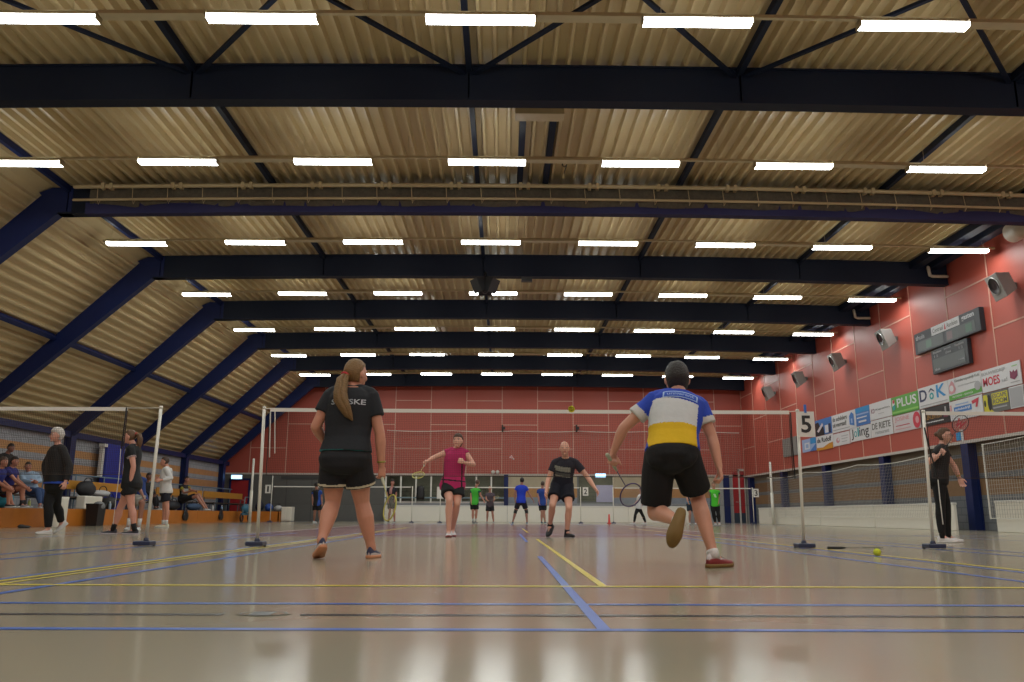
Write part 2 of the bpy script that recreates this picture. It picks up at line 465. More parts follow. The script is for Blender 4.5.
for r in range(-3, 7):
    y = (.38 + 5*r) if r != 0 else .64; z = 6.90 if r <= 0 else (6.95 if r == 1 else (7.03 if r == 2 else 7.06))
    rn = rowname[r] if r >= 0 else 'row %s behind the camera' % ORD[-r-1]
    grp = 'ceiling tube lights'
    for k, x in enumerate(LX):
        lab = 'lit tube light, %s from the left in the %s' % (ORD[k], rn)
        loc = (x, y, z + camber(x+.75))
        if proto is None: proto = light_proto(loc, lab, grp)
        else: copy_tree(proto, loc, lab, grp)
    bm = BM(); box(bm, (-10.4, y-.03, z+.074), (12.1, y+.03, z+.12))
    for k in range(7):                      # wider blank trunking plates after every other lamp
        if k % 2 == 1: box(bm, (LX[k]+1.52, y-.085, z+.03), (LX[k+1]-.02, y+.085, z+.076))
    for k in range(12):
        tube(bm, [(-10.2+2*k, y, z+.11), (-10.2+2*k, y, ROOF-.004)], .004, 5)
    bend(bm)
    tag(obj('light_trunking', bm, M_LH), 'beige trunking rail carrying the %s of tube lights' % rn, 'light rail', 'trunking rails of the tube lights')

# ------------------------------------------------------------------ walls
bm = BM()
box(bm, (XR, YF, HR), (12.6, YB+.3, 7.75), 0)
yj = [10.97 + 2.06*k for k in range(-12, 12)]
for k, y in enumerate(yj):
    if y < YF or y > YB: continue
    box(bm, (XR-.012, y-.02, HR), (XR+.01, y+.02, 7.7), 1)
    for z in ((6.43, 3.75) if k % 2 == 0 else (5.07,)): box(bm, (XR-.011, y, z-.02), (XR+.01, min(y+2.06, YB), z+.02), 1)
box(bm, (XR-.03, YF, HR-.06), (XR+.02, YB, HR+.02), 2)
struct('wall_right', bm, [M_RED, M_JOINT, M_TRIM])
bm = BM(); box(bm, (12.42, YF, 0), (12.6, YB+.3, HR))
WOOD = (.22, .125, .06)
struct('wall_right_lower', bm, wall_mat('grey block wall with wood strips', [(.92, 1.35, WOOD), (1.5, 1.95, tuple(c*.8 for c in WOOD)), (2.05, 2.35, (.16, .13, .09))], (.16, .17, .185)))
bm = BM(); box(bm, (-15.1, YF, 0), (-14.7, YB+.3, 3.0))
W2 = (.50, .25, .10)
struct('wall_left', bm, wall_mat('pale block wall with wood strips', [(2.17, 2.42, W2), (1.62, 1.95, W2), (1.05, 1.35, W2), (0, .5, (.25, .2, .15))], (.36, .37, .40)))
# back wall: red above, openings below
bm = BM()
prism(bm, [(-15.1, YB, 2.40), (12.7, YB, 2.40), (12.7, YB, 7.7), (-10.3, YB, 7.7), (-15.1, YB, 2.9)], (0, .3, 0), 0)
xj = [-.4 + 1.87*k for k in range(-8, 8)]
for k, x in enumerate(xj):
    if x < -14.5 or x > 12.1: continue
    ztop = 7.6 if x > -10.3 else 2.9 + (x+15.0)*.96
    box(bm, (x-.02, YB-.012, 2.4), (x+.02, YB+.01, ztop), 1)
    for z in ((6.25, 3.73) if k % 2 == 1 else (4.98,)):
        if z < ztop: box(bm, (x, YB-.011, z-.02), (min(x+1.87, 12.2), YB+.01, z+.02), 1)
box(bm, (-14.7, YB-.03, 2.36), (12.2, YB+.01, 2.44), 2)
struct('wall_back', bm, [M_RED, M_JOINT, M_TRIM])
M_GDOOR = mat('dark grey wall paint', (.105, .105, .10), rough=.6)
bm = BM(); box(bm, (-15.1, YB, 0), (-6.45, YB+.3, 2.4), 0)
for x in (-11.5, -10.2, -8.9, -7.6): box(bm, (x-.015, YB-.012, 0), (x+.015, YB+.01, 2.3), 1)
box(bm, (-11.8, YB-.03, 2.12), (-6.5, YB+.01, 2.28), 1)
struct('wall_back_lower_left', bm, [M_GDOOR, mat('darker seam', (.05, .05, .05))])
# lower band under the glazing, and banded wall
bm = BM(); box(bm, (-6.45, YB, 0), (10.9, YB+.3, .95)); struct('wall_back_lower', bm, mat('grey low wall', (.3, .31, .32)))
bm = BM(); box(bm, (-.1, YB, .95), (3.5, YB+.3, 2.4)); box(bm, (5.4, YB, .95), (10.9, YB+.3, 2.4))
struct('wall_back_banded', bm, wall_mat('banded cream and brown wall', [(1.75, 2.35, (.40, .34, .24)), (1.25, 1.75, (.42, .22, .09)), (0, 1.25, (.24, .27, .32))], (.3, .3, .3)))
bm = BM(); box(bm, (10.9, YB, 0), (11.9, YB+.3, 2.4)); box(bm, (12.3, YB, 0), (12.7, YB+.3, 2.7)); struct('wall_back_corner', bm, mat('pale grey panel', (.33, .33, .32)))
# glazing with mullions
GX = [-6.4 + .78*k for k in range(9)]
M_GLASS = bpy.data.materials.new('window glass'); M_GLASS.use_nodes = True
b_ = M_GLASS.node_tree.nodes['Principled BSDF']; b_.inputs['Transmission Weight'].default_value = 1.0; b_.inputs['Roughness'].default_value = .02; b_.inputs['IOR'].default_value = 1.1
b_.inputs['Base Color'].default_value = (.85, .9, .88, 1)
w = struct('window_1', (lambda b: (box(b, (-6.45, YB+.08, .95), (-.1, YB+.14, 1.02)), box(b, (-6.45, YB+.08, 2.3), (-.1, YB+.14, 2.4)), b)[-1])(BM()), M_TRIM)
bm = BM(); box(bm, (-6.42, YB+.10, 1.0), (-.12, YB+.115, 2.32)); obj('pane', bm, M_GLASS, w)
for x in GX:
    bm = BM(); box(bm, (x-.035, YB+.02, .95), (x+.035, YB+.16, 2.38)); obj('mullion', bm, M_WPAINT, w)
bm = BM(); box(bm, (-6.45, YB+.0, 1.18), (-.1, YB+.02, 1.24)); obj('rail', bm, mat('pale blue rail', (.2, .3, .36), rough=.4), w)
bm = BM(); box(bm, (-.28, YB-.06, 0), (-.06, YB+.2, 2.4)); tag(obj('blue_pillar', bm, M_BLUE), 'blue pillar at the right end of the glass partition', 'pillar')
w = struct('window_2', (lambda b: (box(b, (3.5, YB+.08, .95), (5.4, YB+.14, 1.02)), box(b, (3.5, YB+.08, 2.3), (5.4, YB+.14, 2.4)), box(b, (3.5, YB, .95), (3.6, YB+.2, 2.4)), b)[-1])(BM()), M_GREY)
bm = BM(); box(bm, (3.52, YB+.10, 1.0), (5.38, YB+.115, 2.32)); obj('pane', bm, M_GLASS, w)
# rooms behind the glass
bm = BM()
box(bm, (-6.6, YB+3.3, 0), (10, YB+3.5, 3.0), 0); box(bm, (-6.8, YB+.3, 0), (-6.6, YB+3.3, 3), 0); box(bm, (10, YB+.3, 0), (10.2, YB+3.3, 3), 0)
struct('wall_corridor', bm, wall_mat('corridor wall', [(1.9, 3.0, (.17, .17, .13)), (0, 1.1, (.14, .16, .17))], (.16, .16, .12)))
bm = BM(); box(bm, (-6.8, YB+.1, -.05), (10.2, YB+3.5, -.01)); struct('floor_corridor', bm, M_GREY)
bm = BM(); box(bm, (-6.8, YB+.3, 2.62), (10.2, YB+3.5, 2.7)); struct('ceiling_corridor', bm, M_WPAINT)
E_COR = emit('lit corridor panel', (1, .95, .85), 30)
for x, yy, nm in ((4.4, YB+.9, 'left'), (5.2, YB+1.6, 'right')):
    bm = BM(); box(bm, (x-.3, yy-.12, 2.57), (x+.3, yy+.12, 2.62)); tag(obj('corridor_light', bm, E_COR), 'small lit ceiling lamp seen through the back window, %s one' % nm, 'light', 'lamps in the back corridor')
for x in (-4.5, -1.5):  # unseen lamps, added to lift the dark corridor behind the glass partition
    bm = BM(); box(bm, (x-.3, YB+1.5, 2.57), (x+.3, YB+1.74, 2.62)); tag(obj('corridor_light', bm, emit('added corridor fill panel', (1, .95, .85), 22)), 'added unseen lamp brightening the corridor behind the white framed glass, %s one' % ('left' if x < -3 else 'right'), 'light', 'lamps in the back corridor')
p = atY(608, 493, YB+2.0)
bm = BM(); box(bm, (p.x-.5, YB+3.22, 1.0), (p.x+.5, YB+3.28, 2.0)); tag(obj('poster', bm, mat('lavender poster', (.45, .43, .62))), 'pale lavender poster on the wall behind the back window', 'poster')
# exit signs
def exit_sign(p, label):
    t = thing('exit_sign', label, 'sign', tuple(p))
    bm = BM(); box(bm, (p.x-.28, p.y, p.z-.11), (p.x+.28, p.y+.08, p.z+.11)); obj('case', bm, M_WPAINT, t)
    bm = BM(); box(bm, (p.x-.26, p.y-.01, p.z-.09), (p.x+.26, p.y+.0, p.z+.09)); obj('lit_panel', bm, emit('lit sign', (.25, .55, 1.0), 3.0), t)
exit_sign(V((atY(600.5, 475.5, YB-.1).x, YB-.12, atY(600.5, 475.5, YB-.1).z)), 'small blue lit exit sign on the back wall above the corridor window')
exit_sign(V((-13.95, 33.3, 2.2)), 'small blue lit exit sign above the red door in the left corner')
# red door at the right of the back wall
M_RDOOR = mat('red door paint', (.36, .02, .025), rough=.4)
d = struct('door_1', (lambda b: (box(b, (11.88, YB-.06, 0), (11.96, YB+.06, 2.72)), box(b, (12.24, YB-.06, 0), (12.2, YB+.06, 2.72)), box(b, (11.88, YB-.06, 2.64), (12.2, YB+.06, 2.74)), b)[-1])(BM()), M_TRIM)
bm = BM(); box(bm, (11.6, YB-.03, .0), (12.18, YB+.05, 2.60)); obj('leaf', bm, M_RDOOR, d)
bm = BM(); box(bm, (11.6, YB-.045, 0), (12.18, YB-.025, .5)); obj('kick_plate', bm, mat('dark blue kick plate', (.03, .045, .07), rough=.4), d)
bm = BM(); tube(bm, [(11.7, YB-.05, 1.05), (11.7, YB-.1, 1.05), (11.82, YB-.1, 1.05)], .012, 8); obj('handle', bm, M_TRIM, d)
bm = BM(); box(bm, (11.1, YB-.1, 0), (11.4, YB+.05, 2.4)); tag(obj('blue_pillar', bm, M_BLUE), 'blue pillar left of the red door in the back wall', 'pillar')
d = struct('door_2', (lambda b: (box(b, (-14.45, YB-.06, 0), (-14.35, YB+.02, 2.1)), box(b, (-13.45, YB-.06, 0), (-13.35, YB+.02, 2.1)), box(b, (-14.45, YB-.06, 2.05), (-13.35, YB+.02, 2.15)), b)[-1])(BM()), M_BLUE)
bm = BM(); box(bm, (-14.36, YB-.03, 0), (-13.44, YB+.02, 2.06)); obj('leaf', bm, M_RDOOR, d)
bm = BM(); tube(bm, [(-13.6, YB-.03, 1.05), (-13.6, YB-.09, 1.05), (-13.72, YB-.09, 1.05)], .012, 8); obj('handle', bm, M_TRIM, d)
# wall behind the camera
bm = BM(); box(bm, (-15.1, YF-.3, 0), (12.7, YF, 7.7)); struct('wall_front', bm, M_RED)

# white boards
def board(name, lo, hi, label, grp='white sports boards'):
    t = thing(name, label, 'board', lo, grp)
    bm = BM(); box(bm, lo, hi); obj('panel', bm, M_WHITE, t, bevel=.015)
    bm = BM()
    if hi[0]-lo[0] > hi[1]-lo[1]: box(bm, (lo[0], lo[1]-.015, hi[2]-.04), (hi[0], hi[1]+.015, hi[2]+.02))
    else: box(bm, (lo[0]-.015, lo[1], hi[2]-.04), (hi[0]+.015, hi[1], hi[2]+.02))
    obj('edge_cap', bm, M_WPAINT, t, bevel=.01)
xs = [-6.35, -3.2, -.1, 3.0, 6.1, 9.2, 10.8]
pl = ['left end', 'second from the left', 'third from the left, below the glass end', 'middle', 'third from the right end', 'right end']
for i in range(5): board('sports_board', (xs[i], YB-.35, 0), (xs[i+1]-.01, YB-.27, .80), 'long white board along the back wall, %s' % ['at the left end', 'second from the left', 'third from the left', 'fourth from the left', 'at the right end'][i])
ys = [12.6, 17.4, 22.0, 25.9, 29.6]
for i in range(4): board('sports_board', (11.58, ys[i]+.02, 0), (11.66, ys[i+1]-.02, .70), 'white board along the red side wall, %s from the camera' % ['closest of four', 'second of four', 'third of four', 'farthest of four'][i])
board('sports_board', (11.38, 4.5, 0), (11.46, 10.42, .71), 'white board at the right edge beneath the net, nearest of all')
# ------------------------------------------------------------------ badminton posts and nets
M_NETT = mat('white net tape', (.78, .76, .70), rough=.7, noise_amt=.03)
M_NETM = mat('dark brown netting', (.05, .032, .025), rough=.8)
M_POST = mat('white enamel post', (.72, .70, .62), rough=.3, noise_amt=.03)
M_BASE = mat('dark blue post base', (.03, .04, .085), rough=.4)
M_CORD = mat('white cord', (.7, .68, .62), rough=.7)

def post(x, y, lean, label, h=1.55, sleeve=None, base=True, grp='badminton posts'):
    t = thing('badminton_post' if h < 2 else 'volleyball_post', label, 'post', (x, y, 0), grp)
    bm = BM()
    tube(bm, [(x, y, .05), (x+lean, y, h)], .0175 if h < 2 else .05, 14, round_ends=False)
    lathe(bm, (x+lean, y, h), [(.020, -.02), (.022, .0), (.017, .012), (.001, .014)], n=14)
    obj('pole', bm, M_POST, t)
    if h >= 2:
        bm = BM(); tube(bm, [(x, y, .0), (x, y, 1.35)], .068, 14, round_ends=False); obj('sleeve', bm, M_POST, t)
    if base:
        bm = BM(); box(bm, (x-.10, y-.12, .012), (x+.09, y+.06, .06)); 
        obj('base', bm, M_BASE, t, bevel=.01)
        bm = BM(); lathe(bm, (x, y, .06), [(.032, 0), (.03, .01), (.025, .02), (.025, .03)], n=14); obj('collar', bm, M_BASE, t)
        for sx in (-.085, .075):
            bm = BM(); lathe(bm, (x+sx-.012, y+.04, .024), [(.001, 0), (.022, 0), (.022, .024), (.001, .024)], V((1,0,0)), 12); obj('wheel', bm, M_BLACK, t)
    return t

def net(x0, x1, y, label, top=1.546, h=.76, cell=.02, r=.0008, cords=True, tape=.042, l=.0, rr=.0):
    t = thing('badminton_net', label, 'net', ((x0+x1)/2, y, 0), 'badminton nets')
    sag = lambda x: -.004*math.sin(math.pi*(x-x0)/(x1-x0))
    bm = BM()
    n = 24
    for i in range(n):
        a = x0+(x1-x0)*i/n; b = x0+(x1-x0)*(i+1)/n
        prism(bm, [(a, y-.006, top+sag(a)-tape), (b, y-.006, top+sag(b)-tape), (b, y-.006, top+sag(b)), (a, y-.006, top+sag(a))], (0, .012, 0))
    obj('tape', bm, M_NETT, t)
    bm = BM()
    zb = top - h
    nx = int((x1-x0)/cell); nz = int((h-tape)/cell)
    for i in range(nx+1):
        x = x0 + (x1-x0)*i/nx
        box(bm, (x-r, y-r, zb+sag(x)), (x+r, y+r, top-tape+.005+sag(x)))
    for j in range(nz+1):
        z = zb + (h-tape)*j/nz
        for i in range(6):
            a = x0+(x1-x0)*i/6; b = x0+(x1-x0)*(i+1)/6
            bar(bm, (a, y, z+sag(a)), (b, y, z+sag(b)), 2*r, 2*r)
    obj('netting', bm, M_NETM, t)
    bm = BM()
    bw = max(.004, r*3)
    for i in range(6):
        a = x0+(x1-x0)*i/6; b = x0+(x1-x0)*(i+1)/6
        bar(bm, (a, y, zb+sag(a)), (b, y, zb+sag(b)), 2*bw, 2*bw)
    bar(bm, (x0+.0, y, zb), (x0, y, top-tape), bw*2, bw*2, V((0,1,0))); bar(bm, (x1, y, zb), (x1, y, top-tape), bw*2, bw*2, V((0,1,0)))
    obj('edge_cord', bm, M_NETM, t)
    if cords:
        for xa, xb, zz in ((x0, x0-l, top-.01), (x1, x1+rr, top-.01)):
            if abs(xa-xb) > .001:
                bm = BM(); tube(bm, [(xa, y, zz), (xb, y, zz+.005)], .004, 6); obj('tie_cord', bm, M_CORD, t)
    return t

post(-3.05, 0, -.02, 'white badminton post left of the woman with the ponytail, dark base')
post(3.04, 0, .03, 'white badminton post carrying the number 5 sheet')
net(-3.0, 2.97, 0, 'badminton net across the front middle court', l=.07, rr=.1)
post(-4.28, 0, .03, 'white badminton post left of the middle court, leaning beside the white hooded man')
net(-10.7, -4.63, 0, 'badminton net at the left edge of the photo', l=.0, rr=.38)
post(4.49, 0, .04, 'white badminton post in front of the woman in black at the right')
net(4.56, 10.6, 0, 'badminton net at the right edge of the photo', l=.04, rr=0)
# loose straps hanging from the net ends
def strap(pts, label, m, r=.005):
    bm = BM(); tube(bm, pts, r, 8); return tag(obj('net_strap', bm, m), label, 'strap')
a = atY(126.5, 408, -.02); b = atY(121.5, 449, -.02); c = atY(119, 475, -.02); d = atY(113, 524, -.02)
strap([a, b], 'black strap hanging at the end of the left net', M_BLACK, .009)
strap([b + V((-.003, -.01, 0)), c, d], 'thin white cord hanging below the strap of the left net', M_CORD, .0035)
strap([atY(790.5, 413, -.02), atY(792, 440, -.02), atY(795, 478, -.02)], 'black strap hanging at the right end of the middle net', M_BLACK, .008)
strap([atY(924.5, 428, -.02), atY(929, 447, -.02), atY(937.5, 478, -.02)], 'black strap hanging at the start of the right net', M_BLACK, .009)
strap([atY(938, 480, -.02), atY(940, 500, -.02), atY(943, 524, -.02)], 'white cord end dangling in front of the woman in black', M_CORD, .0055)
strap([atY(270.5, 412, -.02), atY(269.5, 457, -.02)], 'white cord dangling beside the left post of the middle court, longer one', M_CORD, .006)
strap([atY(275, 412, -.02), atY(274.8, 453, -.02)], 'white cord dangling beside the left post of the middle court, shorter one', M_CORD, .006)

# the back row of courts
for cx, nm in ((-7.32, 'left'), (0, 'middle'), (7.52, 'right')):
    post(cx-3.05, 27, 0, 'far white badminton post, left post of the %s back court' % nm, h=2.02 if nm == 'left' else 1.55) if nm != 'left' else post(cx-3.05, 27, 0, 'tall far white post with number 1 sheet at the %s back court' % nm, h=1.98)
    post(cx+3.05, 27, 0, 'far white badminton post, right post of the %s back court' % nm)
    net(cx-2.98, cx+2.98, 27, 'far badminton net with white tape, %s back court' % nm, cell=.05, r=.0012, l=.05, rr=.05)
post(-11.25, 27, 0, 'tall white volleyball post at the left, before the orange stand', h=2.72, base=False, grp='volleyball posts')
post(11.42, 27, 0, 'tall white volleyball post at the right near the red side wall', h=2.68, base=False, grp='volleyball posts')

def number_sheet(p, w, h, s, label, tilt=0):
    t = thing('number_sheet', label, 'sign', tuple(p))
    bm = BM(); box(bm, (p.x-w/2, p.y-.004, p.z-h/2), (p.x+w/2, p.y+.002, p.z+h/2)); obj('sheet', bm, M_WPAINT, t)
    b = text_bm(s, w*.58 if s != '1' else w*.3, h*.68, .003)
    bmesh.ops.transform(b, matrix=Matrix.Translation(p + V((0, -.007, 0))) @ Matrix.Rotation(math.pi/2, 4, 'X'), verts=b.verts)
    obj('numeral', b, mat('dark grey print', (.03, .03, .032)), t)
    return t
p0 = atY(796.3, 411.5, -.05); p1 = atY(815.5, 437, -.05)
t = number_sheet((p0+p1)/2, p1.x-p0.x, p0.z-p1.z, '5', 'white sheet with a large number 5 hung on the post')
bm = BM(); q = atY(805, 409, -.05); box(bm, (q.x-.012, q.y-.012, q.z-.045), (q.x+.012, q.y+.012, q.z+.05)); tag(obj('clip', bm, rgbm('blue clip', (60, 110, 190))), 'small blue clip on top of the number 5 sheet', 'clip')
for px, py, s, nm in ((268, 489, '1', 'left'), (585.5, 491.5, '2', 'middle'), (756, 493, '3', 'right')):
    number_sheet(atY(px, py, 26.9), .24, .36, s, 'small white sheet with number %s at the %s back court' % (s, nm))
bm = BM(); q = atY(617, 521, 26.8); lathe(bm, (q.x-.35, 26.7, 0), [(.09, 0), (.09, .03), (.05, .05), (.03, .4), (.001, .41)]); tag(obj('floor_marker', bm, rgbm('red plastic', (200, 50, 40))), 'small red marker at the foot of a far post', 'marker')
bm = BM(); box(bm, (-3.7, YB-.5, 1.15), (-3.35, YB-.46, 1.75)); tag(obj('notice', bm, M_WPAINT), 'small white notice on the glass behind the woman in pink', 'notice')
bm = BM(); q = atY(420.5, 492.5, YB-.2)
loft(bm, [[q + V((a*w_, b*.06, h_)) for a, b in ((-1,-.6),(-.6,-1),(.6,-1),(1,-.6),(1,.6),(.6,1),(-.6,1),(-1,.6))] for w_, h_ in ((.20,-.36),(.21,-.2),(.19,.05),(.20,.2),(.17,.29),(.06,.34))]); box(bm, (q.x-.02, q.y, q.z+.3), (q.x+.02, q.y+.22, q.z+.36)); tag(obj('hung_coat', bm, M_BLACK), 'black coat hanging on the glass partition behind', 'coat')

# ------------------------------------------------------------------ ball stop nets
def mesh_net(name, label, fn, u, v, r, m, top_cord=None, bottom_cord=None, cr=.012):
    """fn(s,t) -> point; u x v strands"""
    t = thing(name, label, 'net', tuple(fn(.5, 0)), 'ball stop nets')
    bm = BM()
    for i in range(u+1):
        for j in range(4): bar(bm, fn(i/u, j/4), fn(i/u, (j+1)/4), 2*r, 2*r, V((1, .3, .1)).normalized())
    for j in range(v+1):
        for i in range(24): bar(bm, fn(i/24, j/v), fn((i+1)/24, j/v), 2*r, 2*r)
    obj('netting', bm, m, t)
    bm = BM(); tube(bm, [fn(i/60, 1) for i in range(61)], cr, 6); obj('top_cord', bm, M_CORD, t)
    if bottom_cord:
        bm = BM(); tube(bm, [fn(i/60, 0) for i in range(61)], cr*.8, 6); obj('bottom_cord', bm, M_CORD, t)
    return t
M_MESH = mat('grey white netting', (.42, .40, .36), rough=.8)
def f_back(s, t):
    x = -6.4 + 18.4*s; sg = -.05*abs(math.sin(s*math.pi*5.5))
    return V((x, YB-.2, 2.45 + (2.2+sg)*t))
mesh_net('ball_stop_net', 'wide pale net hung on a cord across the red back wall', f_back, 150, 20, .0022, M_MESH, cr=.02)
for px in (502.5, 576.5):
    q = atY(px, 429, YB-.22); bm = BM(); tube(bm, [q + V((0,0,-.12)), q + V((0,0,.18))], .045, 8); box(bm, (q.x-.02, q.y, q.z+.0), (q.x+.14, q.y+.2, q.z+.12))
    tag(obj('net_hook', bm, M_BLACK), 'dark hook holding the cord of the back wall net, %s one' % ('left' if px < 540 else 'right'), 'hook', 'hooks of the back wall net')
def f_r1(s, t):
    y = 13.4 + 14.4*s; sg = -.09*abs(math.sin(s*math.pi*3.0))
    return V((11.5, y, .33 + (1.70+sg)*t))
mesh_net('ball_stop_net', 'sagging white corded net along the red side wall behind post', f_r1, 140, 17, .002, M_MESH, bottom_cord=True)
def f_r2(s, t):
    y = 4.6 + 5.9*s; sg = -.05*abs(math.sin(s*math.pi*1.5))
    return V((11.3, y, .32 + (1.80+sg)*t + .0))
n2 = mesh_net('ball_stop_net', 'white edged net at the right edge of the photo', f_r2, 60, 18, .003, M_MESH, bottom_cord=True)
bm = BM(); tube(bm, [f_r2(1, t/10) for t in range(11)], .022, 8); 
n2['_o'] = tuple(f_r2(.5, 0)); obj('side_tape', bm, M_CORD, n2)

# ------------------------------------------------------------------ advertising banners on the right wall
def Rm(p):      # local frame for things on the right wall: text x -> -Y, y -> Z, z -> -X
    return Matrix.Translation(p) @ Matrix(((0,0,-1,0), (-1,0,0,0), (0,1,0,0), (0,0,0,1)))
COL = {'white': (.66,.66,.68), 'green': (.10,.36,.05), 'blue': (.05,.19,.52), 'navy': (.02,.03,.10), 'black': (.012,.012,.014), 'red': (.55,.03,.06), 'pink': (.62,.30,.33),
       'sky': (.02,.26,.58), 'teal': (.03,.34,.36), 'orange': (.62,.26,.02), 'yellow': (.62,.55,.03), 'grey': (.14,.14,.13), 'lgrey': (.38,.38,.40), 'gold': (.42,.22,.05), 'lgreen': (.25,.55,.12), 'maroon': (.22,.03,.08), 'pale': (.60,.55,.57), 'lblue': (.30,.42,.66)}
def banner(y0, y1, z0, z1, bg, label, items, depth=.02, x=XR-.014, name='banner', grp='sponsor banners on the red side wall'):
    """y0 = left edge in the photo (farther); items use u,v in 0..1 from lower left"""
    w, h = y0-y1, z1-z0
    t = thing(name, label, 'banner', (x, (y0+y1)/2, z0), grp)
    bm = BM(); box(bm, (x-depth, y1+.006, z0+.006), (x, y0-.006, z1-.006)); obj('sheet', bm, mat('banner '+bg, COL[bg], rough=.45, noise_amt=.03), t)
    lay = 0
    for it in items:
        lay += 1
        xx = x - depth - .002 - .0015*lay
        k = it[0]
        mm = mat('print '+it[1], COL[it[1]], rough=.5, noise_amt=.03)
        if k == 't':
            _, c, s, u0, u1, v0, v1 = it[:7]
            b = text_bm(s, (u1-u0)*w, (v1-v0)*h, .003, bold=(len(it) < 8))
            bmesh.ops.transform(b, matrix=Rm(V((xx, y0-(u0+u1)/2*w, z0+(v0+v1)/2*h))), verts=b.verts)
            obj('lettering', b, mm, t)
        elif k == 'r':
            _, c, u0, u1, v0, v1 = it
            b = BM(); box(b, (xx-.001, y0-u1*w, z0+v0*h), (xx+.001, y0-u0*w, z0+v1*h)); obj('printed_field', b, mm, t)
        elif k == 'p':
            b = BM(); prism(b, [(xx, y0-u*w, z0+v*h) for u, v in it[2]], (-.002, 0, 0)); obj('logo', b, mm, t)
        elif k == 'e':
            _, c, u, v, ru, rv = it
            b = BM(); prism(b, [(xx, y0-(u+ru*math.cos(a*math.pi/12))*w, z0+(v+rv*math.sin(a*math.pi/12))*h) for a in range(24)], (-.002, 0, 0)); obj('logo', b, mm, t)
    return t
zt, zm, zb = 4.09, 3.50, 2.95
banner(25.0, 23.45, 2.93, 3.46, 'lblue', 'pale blue banner under the number 5 sheet', [('r','sky',.62,1,.55,1), ('r','white',.2,.55,.2,.7), ('r','lblue',.27,.48,.3,.6), ('p','blue',[(.55,0),(1,0),(1,.5)])])
banner(23.40, 21.74, zb-.06, 3.45, 'white', 'white banner with dark lettering over an orange wave', [('t','black','de Rudolf',.06,.92,.52,.86), ('p','orange',[(0,0),(1,0),(1,.42),(.75,.36),(.4,.16),(0,.2)])])
banner(23.40, 21.74, 3.46, zt, 'blue', 'banner with a dark and pale shape on bright blue', [('p','black',[(0,0),(.55,0),(.5,.5),(.3,.55),(.2,.85),(0,.8)]), ('p','pale',[(.1,.3),(.45,.75),(.5,.6),(.2,.2)]), ('r','white',.6,.8,.08,.55), ('r','navy',.82,.95,.05,.6)])
banner(21.72, 19.56, 3.42, zt, 'white', 'white banner with two grey slogan lines and blue house', [('t','grey','de',.05,.16,.62,.88), ('t','grey','schilders',.20,.66,.62,.86), ('t','grey','uit voorraad!',.05,.62,.30,.56), ('r','lgrey',.05,.75,.12,.16), ('p','blue',[(.76,.25),(.94,.15),(.94,.75),(.85,.9),(.76,.7)]), ('r','lblue',.82,.88,.3,.55)])
banner(19.54, 18.42, 3.46, 4.10, 'blue', 'plain blue banner with pale text strips', [('r','lblue',.06,.94,.58,.66), ('r','sky',.0,1,.72,.98), ('r','white',.08,.8,.40,.46), ('r','white',.2,.75,.16,.26)])
banner(21.72, 20.14, zb-.03, 3.40, 'white', 'white banner with a small pink emblem', [('r','pink',.02,.98,.95,.98), ('e','pink',.3,.42,.10,.2), ('e','white',.33,.48,.05,.1), ('r','lgrey',.52,.9,.66,.70), ('r','lgrey',.52,.86,.46,.50), ('r','lgrey',.52,.82,.24,.28), ('r','pink',.985,1,.0,1)])
banner(20.12, 18.44, zb, 3.45, 'white', 'white banner reading Joling with a teal letter', [('t','black','J',.06,.16,.12,.88,0), ('t','teal','o',.20,.34,.30,.72,0), ('t','teal','l',.38,.44,.3,.92,0), ('t','black','ing',.47,.92,.10,.92,0)])
banner(18.41, 16.80, 3.53, 4.10, 'white', 'white banner with thin grey initials KD', [('t','maroon','KD',.08,.24,.40,.66,0), ('t','grey','Kapsalon',.30,.92,.48,.62,0), ('r','lgrey',.4,.66,.28,.31)])
banner(18.41, 16.84, zb, 3.52, 'white', 'white banner reading DE RIETE in dark capitals', [('t','grey','DE RIETE',.06,.92,.45,.82), ('t','lgrey','restaurant',.2,.84,.16,.34)])
banner(16.79, 15.06, zm, zt, 'green', 'green banner with large white PLUS lettering', [('t','white','PLUS',.22,.94,.38,.86), ('r','lgreen',.0,1,.10,.20), ('p','white',[(.04,.5),(.14,.6),(.12,.85),(.04,.85)]), ('r','red',.06,.13,.66,.84), ('p','teal',[(.05,.28),(.15,.33),(.15,.58),(.05,.52)])])
banner(16.79, 15.04, zb, zm-.01, 'pale', 'pale pink banner with red half disc at its end', [('t','pink','JOSINE',.08,.62,.58,.90), ('r','red',.10,.62,.36,.40), ('r','pink',.08,.66,.16,.2), ('e','red',.88,.5,.13,.46), ('e','pink',.90,.5,.06,.2)])
banner(15.04, 13.33, zm, zt+.03, 'white', 'white banner with big letters D and K in blues', [('t','navy','D',.05,.30,.32,.88), ('t','sky','K',.62,.92,.34,.92), ('e','teal',.46,.48,.07,.16), ('e','white',.46,.48,.03,.08), ('p','navy',[(.38,.72),(.46,.86),(.56,.7),(.56,.64),(.46,.78),(.38,.66)]), ('r','lgrey',.06,.95,.10,.14)])
banner(15.02, 13.40, zb, zm-.01, 'black', 'black banner with gold and white text', [('t','gold','ZALENCENTRUM',.08,.74,.34,.66), ('r','white',.14,.8,.16,.22), ('r','maroon',.80,.95,.3,.5), ('r','lgrey',.86,.91,.55,.85)])
